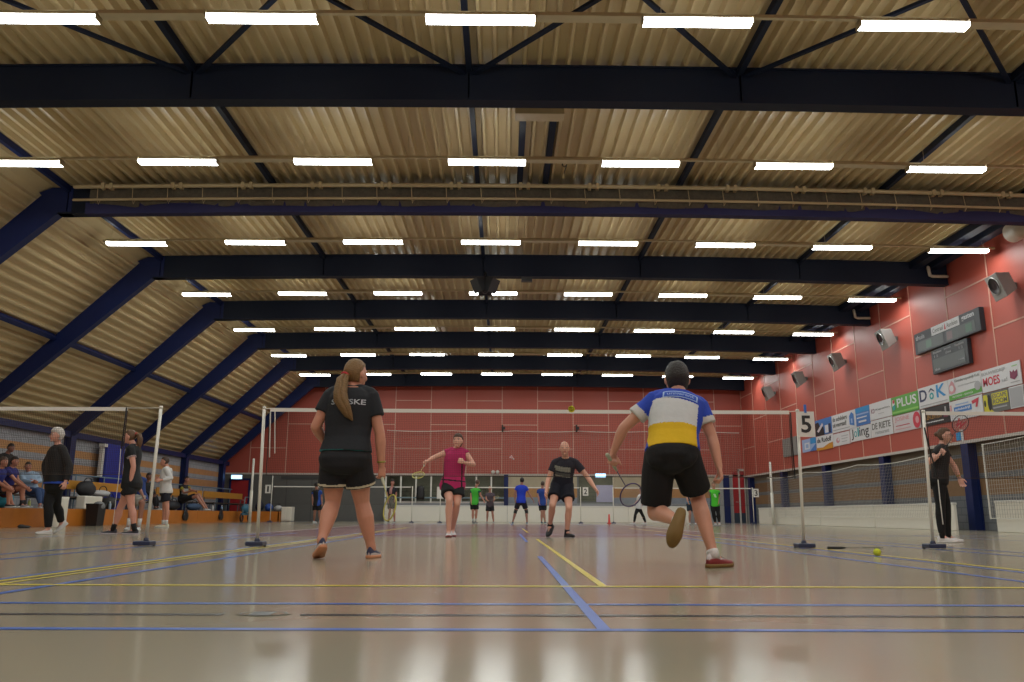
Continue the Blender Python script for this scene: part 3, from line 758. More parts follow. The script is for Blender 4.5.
banner(13.32, 11.72, zm+.01, zt+.03, 'white', 'white banner with pink animal drawing over a green bar', [('t','grey','Kleindierenpraktijk Kuhl',.22,.97,.74,.90,0), ('t','lgrey','gezelschapsdieren',.30,.86,.54,.62,0), ('p','green',[(0,0),(1,.08),(1,.32),(0,.24)]), ('t','white','vaccinatie - operatie',.10,.74,.08,.22,0), ('p','pink',[(.02,.35),(.08,.3),(.2,.34),(.24,.5),(.18,.8),(.12,.9),(.04,.7)]), ('e','white',.11,.55,.06,.14), ('e','lgrey',.90,.38,.09,.2)])
banner(13.38, 11.76, zb, zm, 'white', 'white banner with a blue text block and red triangle', [('r','blue',.14,.68,.38,.66), ('t','white','autobedrijf',.18,.64,.44,.60), ('r','lblue',.2,.6,.74,.80), ('r','lblue',.34,.62,.2,.27), ('p','red',[(.70,.78),(.92,.88),(.85,.45),(.80,.45),(.83,.68),(.72,.62)]), ('r','pink',.03,.08,.35,.8)])
banner(11.70, 10.04, zm, zt, 'white', 'white banner reading MOES in red with a dark emblem', [('t','lgrey','BOUWBEDRIJF',.02,.64,.70,.88), ('t','red','MOES',.04,.48,.26,.64), ('t','lgrey','v.o.f.',.52,.68,.28,.44), ('p','maroon',[(.74,.35),(.84,.24),(.92,.38),(.93,.64),(.86,.56),(.84,.66),(.80,.56),(.75,.66)]), ('r','lgreen',.8,.94,.8,.83), ('r','lgrey',.74,.96,.13,.17)])
banner(11.70, 10.62, zb, zm-.01, 'grey', 'grey banner with bold yellow ESCAPE ROOM lettering', [('r','yellow',.34,.96,.36,.90), ('t','grey','ESCAPE',.37,.93,.66,.86), ('t','grey','ROOM',.37,.93,.40,.62), ('r','lgrey',.36,.9,.18,.25), ('p','yellow',[(0,0),(.42,0),(.22,.25),(.16,.9),(0,.9)]), ('e','black',.24,.5,.07,.38), ('e','black',.06,.5,.04,.16)])
banner(10.61, 10.04, zb, zm-.01, 'white', 'blank square white sheet right of the grey and yellow banner', [('r','lgrey',.06,.94,.06,.94)])
banner(10.0, 8.5, zb, zm-.01, 'white', 'white banner cut off at the right edge', [('r','lblue',.2,.8,.4,.6)])
bm = BM(); box(bm, (XR-.06, 25.6, 2.9), (XR-.013, 27.35, 3.7)); tag(obj('wall_panel', bm, mat('grey metal panel', (.22, .22, .21), rough=.5), bevel=.01), 'plain grey panel on the red side wall left of the banners', 'panel')
t = thing('small_sign', 'small blue and white sign low on the red wall', 'sign', (XR, 13.0, 2.4))
bm = BM(); box(bm, (XR-.03, 12.98, 2.4), (XR-.013, 13.2, 2.62)); obj('blue_half', bm, mat('banner sky', COL['sky']), t)
bm = BM(); box(bm, (XR-.03, 12.86, 2.36), (XR-.013, 12.96, 2.68)); obj('white_half', bm, mat('banner white', COL['white']), t)

# ------------------------------------------------------------------ scoreboard
M_SCR = mat('dim scoreboard screen', (.07, .08, .08), rough=.35)
M_SBK = mat('scoreboard case', (.02, .024, .03), rough=.4)
def lettered(t, s, y0, y1, z0, z1, x, m, name='lettering', bold=True):
    b = text_bm(s, y0-y1, z1-z0, .003, bold=bold)
    bmesh.ops.transform(b, matrix=Rm(V((x, (y0+y1)/2, (z0+z1)/2))), verts=b.verts); return obj(name, b, m, t)
t = thing('scoreboard', 'wide dark scoreboard high on the red side wall', 'scoreboard', (XR, 13, 5.08))
X0 = XR-.15
bm = BM(); box(bm, (X0, 11.26, 5.09), (XR-.013, 14.72, 5.72)); obj('case', bm, M_SBK, t, bevel=.01)
bm = BM(); box(bm, (X0-.004, 13.1, 5.14), (X0+.002, 14.55, 5.44)); box(bm, (X0-.004, 11.5, 5.14), (X0+.002, 12.95, 5.44)); obj('screen', bm, M_SCR, t)
bm = BM(); box(bm, (X0-.006, 12.22, 5.46), (X0+.002, 13.7, 5.71)); pl = obj('name_plate', bm, mat('banner white', COL['white']), t)
pl['_o'] = t['_o']
lettered(pl, 'Centraal', 13.62, 13.06, 5.52, 5.65, X0-.008, mat('print grey', COL['grey']), bold=False)
lettered(pl, 'Aandelen', 12.86, 12.30, 5.52, 5.65, X0-.008, mat('print grey', COL['grey']), bold=False)
bm = BM(); prism(bm, [(X0-.008, 12.99, 5.5), (X0-.008, 12.9, 5.5), (X0-.008, 12.95, 5.68)], (-.002, 0, 0)); obj('logo', bm, mat('print red', COL['red']), pl)
lettered(t, 'thuis', 14.62, 14.1, 5.50, 5.64, X0-.005, mat('print lgrey', COL['lgrey']))
lettered(t, 'gasten', 12.1, 11.5, 5.50, 5.66, X0-.005, mat('print white', COL['white']))
for y0, y1 in ((14.05, 13.75), (11.95, 11.65)):
    bm = BM(); box(bm, (X0-.007, y1, 5.18), (X0-.003, y0, 5.40)); obj('score_digit_field', bm, mat('dim green display', (.07, .15, .10), rough=.3), t)
bm = BM(); box(bm, (X0-.006, 12.62, 5.17), (X0-.003, 12.9, 5.40)); obj('score_digit_field', bm, mat('dim red display', (.16, .09, .10), rough=.3), t)
t = thing('scoreboard', 'smaller dark scoreboard hung below the wide one', 'scoreboard', (XR, 13, 4.36))
bm = BM(); box(bm, (XR-.13, 12.0, 4.36), (XR-.013, 13.88, 5.05)); obj('case', bm, M_SBK, t, bevel=.01)
bm = BM(); box(bm, (XR-.136, 12.14, 4.42), (XR-.128, 13.8, 4.78)); obj('screen', bm, M_SCR, t)
for s, y0, y1, z0, z1 in (('fouten', 13.76, 13.3, 4.93, 5.0), ('periode', 13.15, 12.8, 4.93, 5.0), ('fouten', 12.6, 12.15, 4.93, 5.0), ('time', 13.1, 12.8, 4.82, 4.89), ('1 2', 13.7, 13.5, 4.82, 4.89), ('1 2', 12.4, 12.2, 4.82, 4.89), ('thuis', 13.72, 13.45, 4.44, 4.51), ('gasten', 12.5, 12.2, 4.5, 4.57)):
    lettered(t, s, y0, y1, z0, z1, XR-.138, mat('print lgrey', COL['lgrey']))

# ------------------------------------------------------------------ loudspeakers on the wall
def speaker(y, label):
    z = 5.9
    t = thing('loudspeaker', label, 'loudspeaker', (XR, y, z-.3), 'loudspeakers on the red side wall')
    bm = BM()
    # wedge box: front baffle turned down and toward the left
    c = V((XR-.36, y, z)); f = V((-.88, .10, -.32)).normalized(); s = V((0, 0, 1)).cross(f).normalized(); u = f.cross(s)
    fr = [c + f*.16 + s*(a*.30) + u*(b*.32) for a, b in ((-1,-1),(1,-1),(1,1),(-1,1))]
    bk = [c - f*.20 + s*(a*.20) + u*(b*.22) for a, b in ((-1,-1),(1,-1),(1,1),(-1,1))]
    loft(bm, [bk, fr], smooth=False); obj('cabinet', bm, mat('grey loudspeaker cabinet', (.30, .295, .28), rough=.5), t, bevel=.015)
    bm = BM(); lathe(bm, c + f*.16 + u*.04, [(.20, 0), (.22, .02), (.20, .035), (.19, .02), (.08, -.02+.03), (.001, .0+.02)], f, 24)
    obj('cone', bm, mat('black speaker cone', (.012, .012, .013), rough=.3), t)
    bm = BM(); tube(bm, [c + f*.175 + u*.04 + (s*math.cos(a*math.pi/12) + u*math.sin(a*math.pi/12))*.215 for a in range(24)], .013, 8, closed=True); obj('ring', bm, mat('steel ring', (.5, .5, .5), rough=.3, metal=.7), t)
    bm = BM(); box(bm, (XR-.3, y-.05, z-.06), (XR-.013, y+.05, z+.06)); obj('bracket', bm, M_GREY, t)
for y, n in ((9.85, 'nearest, at the right edge of the photo'), (16.06, 'left of the scoreboard'), (20.02, 'third from the camera'), (23.95, 'fourth from the camera'), (28.0, 'farthest from the camera')):
    speaker(y, 'grey wall loudspeaker with round black cone, ' + n)

# duct end and bracket pieces by the right wall
bm = BM(); tube(bm, [(11.78, 8.3, 6.98), (11.78, 9.1, 6.98)], .24, 20, round_ends=False)
tag(obj('air_duct', bm, mat('beige duct', (.5, .42, .32), rough=.5)), 'round beige duct end under the roof in the top right corner', 'duct')
for k, y in enumerate((12.88, 17.88)):
    bm = BM(); tube(bm, [(11.6, y-.2, 7.22), (11.62, y-.22, 6.98), (11.7, y-.22, 6.95), (12.1, y-.22, 6.95)], .045, 10)
    tag(obj('pipe_bend', bm, mat('beige duct', (.5, .42, .32))), 'bent beige pipe at the right end of the %s roof frame' % ('third' if k == 0 else 'fourth'), 'pipe', 'bent pipes at the frame ends')

# ------------------------------------------------------------------ raised divider curtain at the second beam
t = thing('divider_curtain', 'raised blue divider curtain with gathered grey net under the roof', 'curtain', (1.2, 7.5, 6.7))
x0, x1 = -9.3, 12.1
bm = BM()
n = 240
ring = []
for i in range(n+1):
    x = x0 + (x1-x0)*i/n
    sc = .10*abs(math.cos((i/n)*math.pi*11)) if i/n < .16 or i/n > .76 else .03*abs(math.cos((i/n)*math.pi*11))
    wv = .03*math.sin(i*1.1) + .015*math.sin(i*2.7)
    ring.append([V((x, 7.44+wv, 7.36)), V((x, 7.60+wv, 7.36)), V((x, 7.62+wv, 7.1)), V((x, 7.60+wv, 6.86+sc)), V((x, 7.46+wv, 6.86+sc)), V((x, 7.42+wv, 7.1))])
loft(bm, ring, smooth=True); bend(bm)
obj('gathered_net', bm, mat('grey brown gathered netting', (.10, .085, .06), rough=.9, noise_amt=.4, noise_scale=14, bump=.6, bump_scale=60), t)
bm = BM(); ring = []
for i in range(61):
    x = x0-.1 + (x1-x0+.2)*i/60; w = .01*math.sin(i*1.3)
    ring.append([V((x, 7.50+w, 6.74)), V((x, 7.68+w, 6.74)), V((x, 7.70+w, 6.98)), V((x, 7.48+w, 6.98))])
loft(bm, ring, smooth=False); bend(bm); obj('cloth', bm, rgbm('dark blue curtain cloth', (22, 22, 74), rough=.7), t)
M_PIPE = mat('beige pipe', (.46, .36, .20), rough=.4)
for z, r in ((7.30, .045), (7.0, .028)):
    bm = BM(); tube(bm, [(x0-.3, 7.36, z), (x1, 7.36, z)], r, 10); bend(bm); obj('pipe', bm, M_PIPE, t)
for i in range(15):
    x = -8.9 + 1.5*i
    bm = BM(); box(bm, (x-.12, 7.30, 7.23), (x-.05, 7.42, 7.36)); box(bm, (x+.05, 7.30, 7.23), (x+.12, 7.42, 7.36)); box(bm, (x-.14, 7.34, 7.28), (x+.14, 7.38, 7.32)); bmesh.ops.translate(bm, verts=bm.verts, vec=(0, 0, camber(x))); obj('clamp', bm, M_PIPE, t)
for i in range(29):
    x = -9.1 + .75*i
    bm = BM(); tube(bm, [(x, 7.34, 7.28), (x+.02, 7.32, 7.0), (x+.03, 7.38, 6.90), (x+.07, 7.36, 6.98)], .008, 6); bmesh.ops.translate(bm, verts=bm.verts, vec=(0, 0, camber(x))); obj('tie', bm, M_PIPE, t)

# hanging black loudspeaker cluster in the middle
t = thing('hanging_loudspeaker', 'black loudspeaker cluster hanging below the third beam', 'loudspeaker', (-.86, 12.75, 6.4))
c = V((-.86, 12.6, 6.66))
for a in (210, 330, 90):
    f = V((math.cos(math.radians(a)), math.sin(math.radians(a)), -.45)).normalized(); s = V((0,0,1)).cross(f).normalized(); u = f.cross(s)
    bm = BM()
    loft(bm, [[c + s*(i*.12) + u*(j*.14) for i, j in ((-1,-1),(1,-1),(1,1),(-1,1))], [c + f*.32 + s*(i*.2) + u*(j*.2) for i, j in ((-1,-1),(1,-1),(1,1),(-1,1))]], smooth=False)
    obj('cabinet', bm, M_BLACK, t)
bm = BM(); tube(bm, [c, c + V((0, .1, .32))], .035, 8); obj('hanger', bm, M_BLACK, t)
bm = BM(); lathe(bm, c + V((0,0,-.1)), [(.14, 0), (.12, -.12), (.05, -.2), (.001, -.21)]); obj('underside', bm, M_BLACK, t)
bm = BM(); box(bm, (.15, 12.6, 6.72), (.45, 12.75, 6.84)); tag(obj('junction_box', bm, M_BLACK), 'small dark fitting under the third beam right of the loudspeaker cluster', 'fitting')

# ------------------------------------------------------------------ orange stand along the left wall
t = thing('stand_platform', 'long low orange wooden platform along the left wall', 'platform', (-13.5, 15, 0))
ysg = [-6, -1, 4, 9, 14, 19, 24, 29, 33]
bm = BM(); box(bm, (-14.36, -6, .40), (-12.44, 33, .47)); obj('deck', bm, mat('dark stand deck', (.12, .075, .04), rough=.5), t)
for a, b in zip(ysg[:-1], ysg[1:]):
    bm = BM(); box(bm, (-12.47, a+.006, 0), (-12.42, b-.006, .475)); obj('front_panel', bm, M_ORANGE, t, bevel=.006)
bm = BM(); box(bm, (-12.46, 31.3, 0), (-11.15, 31.35, .475)); box(bm, (-11.2, 31.3, 0), (-11.15, 33, .475)); obj('end_panel', bm, M_ORANGE, t)
bm = BM(); box(bm, (-12.44, 31.34, .40), (-11.17, 33, .47)); obj('end_deck', bm, mat('dark stand deck', (.12, .075, .04), rough=.5), t)
M_FR = mat('grey blue stand frame', (.11, .14, .17), rough=.4)
for k, (a, b) in enumerate(((5.2, 10.2), (10.4, 15.4), (15.7, 20.0), (22.2, 27.0), (27.2, 32.6))):
    back = k >= 2
    t = thing('bench', ('bench with orange back plank on the left stand, %s' % ['near one behind the black bin', 'middle one', 'far one by the corner'][k-2]) if back else 'backless dark bench on the left stand, %s' % ['nearest, out at the left edge', 'under the seated spectators'][k], 'bench', (-13.2, (a+b)/2, .47), 'benches on the left stand')
    bm = BM(); box(bm, (-13.28, a, .80), (-12.92, b, .84)); obj('seat', bm, mat('dark brown seat plank', (.06, .04, .028), rough=.5), t)
    n = 4
    for i in range(n):
        y = a+.15 + (b-a-.3)*i/(n-1)
        bm = BM(); box(bm, (-13.0, y-.02, .471), (-12.96, y+.02, .80)); box(bm, (-13.42, y-.02, .471), (-13.38, y+.02, 1.34 if back else .8)); box(bm, (-13.40, y-.02, .76), (-12.96, y+.02, .80)); obj('frame', bm, M_FR, t)
    if back:
        bm = BM(); box(bm, (-13.40, a, 1.06), (-13.365, b, 1.33)); obj('backrest', bm, M_ORANGE2, t, bevel=.006)
t = thing('hand_rail', 'pale blue tube rail behind the benches on the left stand', 'rail', (-14, 22, .47))
for z in (1.56,):
    bm = BM(); tube(bm, [(-14.05, 15.5, z), (-14.05, 33, z)], .025, 8); obj('top_tube', bm, mat('pale blue tube', (.16, .25, .33), rough=.4), t)
for i in range(10):
    y = 15.6 + 1.9*i
    bm = BM(); tube(bm, [(-14.05, y, .475), (-14.05, y, 1.56)], .022, 8); obj('upright', bm, mat('pale blue tube', (.16, .25, .33)), t)
# blue upright mat with white edge profile
bm = BM(); box(bm, (-14.5, 19.95, .475), (-14.3, 21.3, 2.78)); tag(obj('gym_mat', bm, rgbm('royal blue mat', (22, 44, 150), rough=.5), bevel=.03), 'tall blue mat standing against the left wall behind the ponytailed player', 'mat')
bm = BM(); box(bm, (-14.5, 19.78, 1.6), (-14.38, 19.92, 2.74)); box(bm, (-14.5, 19.7, 2.64), (-14.3, 19.94, 2.75)); tag(obj('basket_frame', bm, M_WPAINT), 'white upright bracket left of the tall blue mat', 'bracket')

# loose things around the stand
bm = BM(); lathe(bm, (-11.9, 12.5, 0), [(.23, 0), (.24, .02), (.25, .70), (.26, .76), (.24, .77), (.23, .70), (.001, .68)], n=24); tag(obj('white_tub', bm, M_WHITE), 'white round tub standing on the floor behind the grey-haired person in black', 'tub')
t = thing('waste_bin', 'black waste bin with a grey bag in front of the stand', 'bin', (-12.1, 15.1, 0))
bm = BM(); loft(bm, [[V((-12.15+.18*s*a, 15.1+.24*s*b, z)) for a, b in ((-1,-1),(1,-1),(1,1),(-1,1))] for s, z in ((.85, 0), (1, .58), (1.04, .6), (1.04, .63))], smooth=False); obj('body', bm, M_BLACK, t)
bm = BM(); ellipsoid(bm, (-12.1, 15.15, .56), V((.16,0,0)), V((0,.22,0)), V((0,0,.14))); obj('bag', bm, mat('grey bin bag', (.22, .23, .24), rough=.4, bump=.5), t)
def on_deck(px, py, X=-12.7): 
    p = atX(px, py, X); return V((X, p.y, .475))
p = on_deck(89, 507, -12.75)
bm = BM(); box(bm, (-12.86, p.y-.6, .475), (-12.6, p.y+.5, .86)); tag(obj('white_crate', bm, M_WHITE, bevel=.03), 'white crate on the stand behind the black bin', 'crate')
bm = BM(); box(bm, (-12.58, p.y-.3, .475), (-12.48, p.y+.2, .60)); tag(obj('yellow_box', bm, mat('yellow box', (.6, .5, .03)), bevel=.02), 'small yellow box in front of the white crate', 'box')
def bag(px, py, sx, sz, col, label, X=-12.8, name='sports_bag', zbase=.475, strap_=True):
    p = atX(px, py, X) if X > -50 else atY(px, py, 32.2)
    X = p.x; c = V((X, p.y, zbase + sz))
    t = thing(name, label, 'bag', (X, p.y, zbase))
    bm = BM(); ellipsoid(bm, c, V((.2,0,0)), V((0,sx,0)), V((0,0,sz)), nu=18, nv=12)
    for v in bm.verts:
        v.co.z = max(v.co.z, zbase+.004); v.co += V((noise.noise(v.co*4), noise.noise(v.co*4+V((7,0,0))), .5*noise.noise(v.co*5)))*.04
        v.co.z = max(v.co.z, zbase+.004)
    obj('body', bm, mat(label+' cloth', col, rough=.7), t)
    if strap_:
        bm = BM(); tube(bm, [c + V((.05, sx*.5*math.cos(a*math.pi/8), sz*.8 + .14*math.sin(a*math.pi/8))) for a in range(9)], .014, 6); obj('strap', bm, M_BLACK, t)
    return t
bag(85, 496, .5, .24, (.02,.02,.024), 'black round bag on the bench behind the white crate', X=-13.1, zbase=.845)
bag(101, 496, .5, .12, (.55,.55,.56), 'white and grey racket bag lying on the bench', X=-13.1, zbase=.845)
bag(172, 505, .6, .17, (.02,.022,.03), 'black bag on the stand beneath the seated man in black and yellow', X=-12.66)
bag(193, 506, .6, .15, (.04,.08,.16), 'dark blue bag on the stand right of the black one')
bag(259.5, 503, .3, .26, (.02,.025,.05), 'dark bag lying at the far end of the orange stand', X=-99)
bag(269, 503, .3, .20, (.03,.09,.38), 'blue bag at the far end of the orange stand', X=-99)
bag(278.5, 503, .25, .15, (.55,.55,.55), 'white bag at the far end of the orange stand', X=-99)
bag(2, 505, .30, .22, (.05,.40,.55), 'cyan bag on the stand at the left edge of the photo')
bag(109, 503, .3, .2, (.035,.035,.035), 'dark bag on the stand right of the black bin')
def bottle(px, py, col, label, X=-12.6):
    p = atX(px, py, X); t = thing('drink_bottle', label, 'bottle', (X, p.y, .475))
    bm = BM(); lathe(bm, (X, p.y, .475), [(.036, 0), (.04, .01), (.04, .16), (.02, .2), (.02, .21)], n=14); obj('body', bm, mat(label+' plastic', col, rough=.3), t)
    bm = BM(); lathe(bm, (X, p.y, .685), [(.022, 0), (.022, .03), (.001, .032)], n=12); obj('cap', bm, M_WPAINT, t)
for px, c, nm in ((29, (.55,.6,.2), 'pale yellow bottle by the feet of the seated spectators'), (64, (.6,.6,.6), 'clear bottle on the stand beside the grey-haired person'), (110, (.35,.45,.55), 'pale bottle on the stand right of the bin'), (213, (.6,.6,.6), 'clear bottle standing on the far stretch of the stand'), (222, (.25,.4,.6), 'bluish bottle standing on the far stretch of the stand')):
    bottle(px, 505, c, nm)
for px, nm in ((186, 'nearer'), (221.5, 'farther')):
    p = atX(px, 515, -12.36); bm = BM()
    for v in ((0, .30, .24), (.12, .22, .17), (-.1, .2, .14)): ellipsoid(bm, (-12.38, p.y+v[0], v[1]+.04), V((.05,0,0)), V((0,.16,0)), V((0,0,v[2])))
    tag(obj('hanging_jacket', bm, M_BLACK), 'black garment hanging over the orange front of the stand, %s one' % nm, 'garment', 'garments over the stand front')
# low trolley
p = atX(243, 519, -12.1)
t = thing('trolley', 'small dark trolley with blue load in front of the stand end', 'trolley', (-12.0, p.y, 0))
for sy in (-.55, .55):
    bm = BM(); tube(bm, [(-12.0, p.y+sy+.18*math.cos(a*math.pi/8), .19+.17*math.sin(a*math.pi/8)) for a in range(16)], .035, 8, closed=True); obj('wheel', bm, M_BLACK, t)
bm = BM(); ellipsoid(bm, (-12.0, p.y, .58), V((.2,0,0)), V((0,.45,0)), V((0,0,.22))); box(bm, (-12.05, p.y-.6, .3), (-11.95, p.y+.6, .4)); obj('load', bm, mat('teal load', (.04, .16, .25)), t)
bm = BM(); tube(bm, [(-12.0, p.y-.5, .3), (-12.0, p.y-.2, 1.1), (-12.0, p.y+.2, 1.1)], .025, 8); obj('handle', bm, M_FR, t)
t = thing('white_cabinet', 'white box standing at the far end of the orange stand', 'cabinet', (-10.87, 31.9, 0))
bm = BM(); box(bm, (-11.12, 31.6, .02), (-10.62, 32.2, .70)); obj('carcass', bm, M_WHITE, t, bevel=.02)
bm = BM(); box(bm, (-11.1, 31.57, .08), (-10.88, 31.6, .66)); box(bm, (-10.86, 31.57, .08), (-10.64, 31.6, .66)); obj('doors', bm, M_WHITE, t, bevel=.008)
bm = BM(); box(bm, (-11.08, 31.65, 0), (-10.66, 32.15, .03)); obj('plinth', bm, M_GREY, t)
p = atZ(24, 528)
bm = BM(); ellipsoid(bm, (p.x, p.y, .03), V((.16,0,0)), V((0,.1,0)), V((0,0,.035))); ellipsoid(bm, (p.x-.1, p.y+.05, .04), V((.08,0,0)), V((0,.08,0)), V((0,0,.045))); tag(obj('cloth', bm, mat('dark cloth', (.05,.05,.055))), 'small dark cloth lying on the floor left of the person in black', 'cloth')

# ------------------------------------------------------------------ rackets and shuttles
def racket(G, head, nrm, frame_col, label, handle_col=(.02,.02,.02), strings=(.5,.5,.48), logo=None, grp=None, s=1.0, sdv=None):
    """G = middle of the grip, head = centre of the head, nrm = face normal"""
    G = V(G); head = V(head); d = (head-G).normalized(); nrm = V(nrm); nrm = (nrm - d*nrm.dot(d)).normalized(); sd = d.cross(nrm)
    if sdv is not None:
        sd = V(sdv); sd = (sd - d*sd.dot(d)).normalized(); nrm = sd.cross(d)
    head = G + d*.46*s
    t = thing('badminton_racket', label, 'racket', tuple(G), grp)
    a, b = .095*s, .125*s
    E = lambda k, f=1.0: head + sd*(a*f*math.cos(k)) + d*(b*f*math.sin(k))
    bm = BM(); tube(bm, [E(2*math.pi*k/32) for k in range(32)], .0055*s, 8, closed=True); obj('frame', bm, mat('racket frame '+str(frame_col), frame_col, rough=.3), t)
    bm = BM()
    for i in range(-8, 9):
        x = i/9; y = math.sqrt(1-x*x)
        tube(bm, [head + sd*(a*x) + d*(b*y), head + sd*(a*x) - d*(b*y)], .0006*s, 4, round_ends=False)
        tube(bm, [head + d*(b*x) + sd*(a*y), head + d*(b*x) - sd*(a*y)], .0006*s, 4, round_ends=False)
    obj('strings', bm, mat('racket strings '+str(strings), strings, rough=.5), t)
    if logo:
        bm = BM()
        pts = [(-.6,.5),(-.4,.5),(-.2,-.1),(0,.4),(.2,-.1),(.4,.5),(.6,.5),(.28,-.55),(.15,-.55),(0,-.1),(-.15,-.55),(-.28,-.55)]
        prism(bm, [head + sd*(a*u) + d*(b*v) - nrm*.001 for u, v in pts], nrm*.002); obj('stencil', bm, mat('stencil', logo), t)
    bm = BM(); tube(bm, [G + d*.10*s, head - d*b], .0045*s, 8); obj('shaft', bm, mat('racket shaft '+str(frame_col), tuple(min(.8, c*.7+.05) for c in frame_col), rough=.3), t)
    bm = BM(); tube(bm, [G - d*.085*s, G - d*.06*s, G + d*.08*s, G + d*.12*s], [.017*s, .014*s, .0135*s, .008*s], 10); obj('handle', bm, mat('racket grip '+str(handle_col), handle_col, rough=.8), t)
    return t

def shuttle(c, d, col, cork, label, s=1.0):
    c = V(c); d = V(d).normalized()
    t = thing('shuttlecock', label, 'shuttlecock', tuple(c))
    bm = BM(); lathe(bm, c, [(.001, -.014*s), (.008*s, -.013*s), (.0125*s, -.006*s), (.0135*s, .003*s), (.0135*s, .012*s), (.001, .012*s)], -d, 16); obj('cork', bm, cork if not isinstance(cork, tuple) else mat(label+' cork', cork), t)
    bm = BM(); x = d.orthogonal().normalized(); y = d.cross(x)
    n = 16
    for k in range(n):
        a = 2*math.pi*k/n; r = x*math.cos(a) + y*math.sin(a); q = x*-math.sin(a) + y*math.cos(a)
        p0 = c - d*.010*s + r*.011*s; p1 = c - d*.075*s + r*.032*s
        loft(bm, [[p0+q*.001*s, p0+r*.001*s, p0-q*.001*s], [p0.lerp(p1,.55)+q*.005*s, p0.lerp(p1,.55)+r*.0015*s, p0.lerp(p1,.55)-q*.005*s], [p1+q*.0075*s, p1+r*.0015*s, p1-q*.0075*s]])
    for f_ in (.45, .65, .85): 
        cc = c - d*(.010+.065*f_)*s; rr = (.011+.021*f_)*s
        tube(bm, [cc + (x*math.cos(2*math.pi*k/20)+y*math.sin(2*math.pi*k/20))*rr for k in range(20)], .0016*s, 5, closed=True)
    obj('skirt', bm, mat(label+' skirt', col, rough=.6), t)
    return t
YEL = (.95, .88, .06)
shuttle(atY(572, 407, -1.0), (.15, .9, .4), YEL, (.7, .65, .05), 'yellow shuttlecock in the air at the net tape', s=1.05)
shuttle(atY(513.5, 459, 20), (.6, .3, -.5), (.8, .5, .5), (.75, .7, .7), 'small pale pink shuttlecock in the air by the back wall', s=1.9)
p = atZ(877.5, 556, 0)
t = thing('ball', 'small bright yellow ball on the floor near the right post', 'ball', (p.x, p.y, 0))
bm = BM(); ellipsoid(bm, (p.x, p.y, .034), V((.034,0,0)), V((0,.034,0)), V((0,0,.034)), nu=20, nv=14); obj('shell', bm, mat('bright yellow felt', (.62, .68, .02), rough=.7), t)
bm = BM(); tube(bm, [(p.x+.0345*math.cos(a)*math.cos(.35*math.sin(2*a)), p.y+.0345*math.sin(a)*math.cos(.35*math.sin(2*a)), .034+.0345*math.sin(.35*math.sin(2*a))) for a in [2*math.pi*k/40 for k in range(40)]], .0012, 5, closed=True); obj('seam', bm, mat('seam', (.4, .42, .1)), t)
q = atZ(852, 549.5, 0)
g = V((q.x-.22, q.y-.1, .02))
racket(g, g + V((.46, .12, 0)), (0, 0, 1), (.16, .15, .11), 'badminton racket lying on the floor left of the yellow ball', strings=(.35,.33,.28))
for px, py, k in ((493, 471, 'left'), (497.5, 470.5, 'right')):
    c = atY(px, py, YB-.12); c.z = 2.44
    bm = BM(); ellipsoid(bm, c + V((0,0,.09)), V((.10,0,0)), V((0,.09,0)), V((0,0,.09))); lathe(bm, c + V((0,0,.0)), [(.05, 0), (.06, .03), (.09, .06)], n=12)
    tag(obj('ball', bm, M_WPAINT), 'small white ball on the ledge above the glass, %s of the two' % k, 'ball', 'white balls on the ledge')
# ------------------------------------------------------------------ people
def remesh(bm, voxel, smooth=2, fac=.5):
    bmesh.ops.recalc_face_normals(bm, faces=bm.faces)
    me = bpy.data.meshes.new('tmp'); bm.to_mesh(me); bm.free()
    ob = bpy.data.objects.new('tmp', me); C.objects.link(ob)
    r = ob.modifiers.new('r', 'REMESH'); r.mode = 'VOXEL'; r.voxel_size = voxel; r.use_smooth_shade = True
    if smooth:
        s = ob.modifiers.new('s', 'SMOOTH'); s.factor = fac; s.iterations = smooth
    dg = bpy.context.evaluated_depsgraph_get(); dg.update()
    out = bpy.data.meshes.new_from_object(ob.evaluated_get(dg))
    bpy.data.objects.remove(ob); bpy.data.meshes.remove(me)
    b = BM(); b.from_mesh(out); bpy.data.meshes.remove(out)
    for f in b.faces: f.smooth = True
    return b

def rot_to(v, axis, ang): return Matrix.Rotation(ang, 3, axis) @ v
def fyaw(deg): a = math.radians(deg); return V((math.sin(a), math.cos(a), 0))

MALE = [(-.23,.085,.085,-.01),(-.14,.15,.118,-.014),(0,.170,.122,-.016),(.14,.163,.112,-.008),(.30,.150,.102,.002),(.44,.148,.100,.006),(.58,.156,.108,.006),(.74,.168,.114,.004),(.86,.166,.106,.0),(.95,.13,.088,-.006),(1.02,.075,.068,-.006)]
FEM = [(-.23,.085,.088,-.01),(-.14,.158,.125,-.016),(0,.180,.130,-.02),(.14,.168,.118,-.008),(.30,.142,.100,.002),(.44,.136,.094,.006),(.58,.144,.102,.006),(.74,.152,.106,.004),(.86,.148,.098,.0),(.95,.115,.08,-.006),(1.02,.066,.06,-.006)]

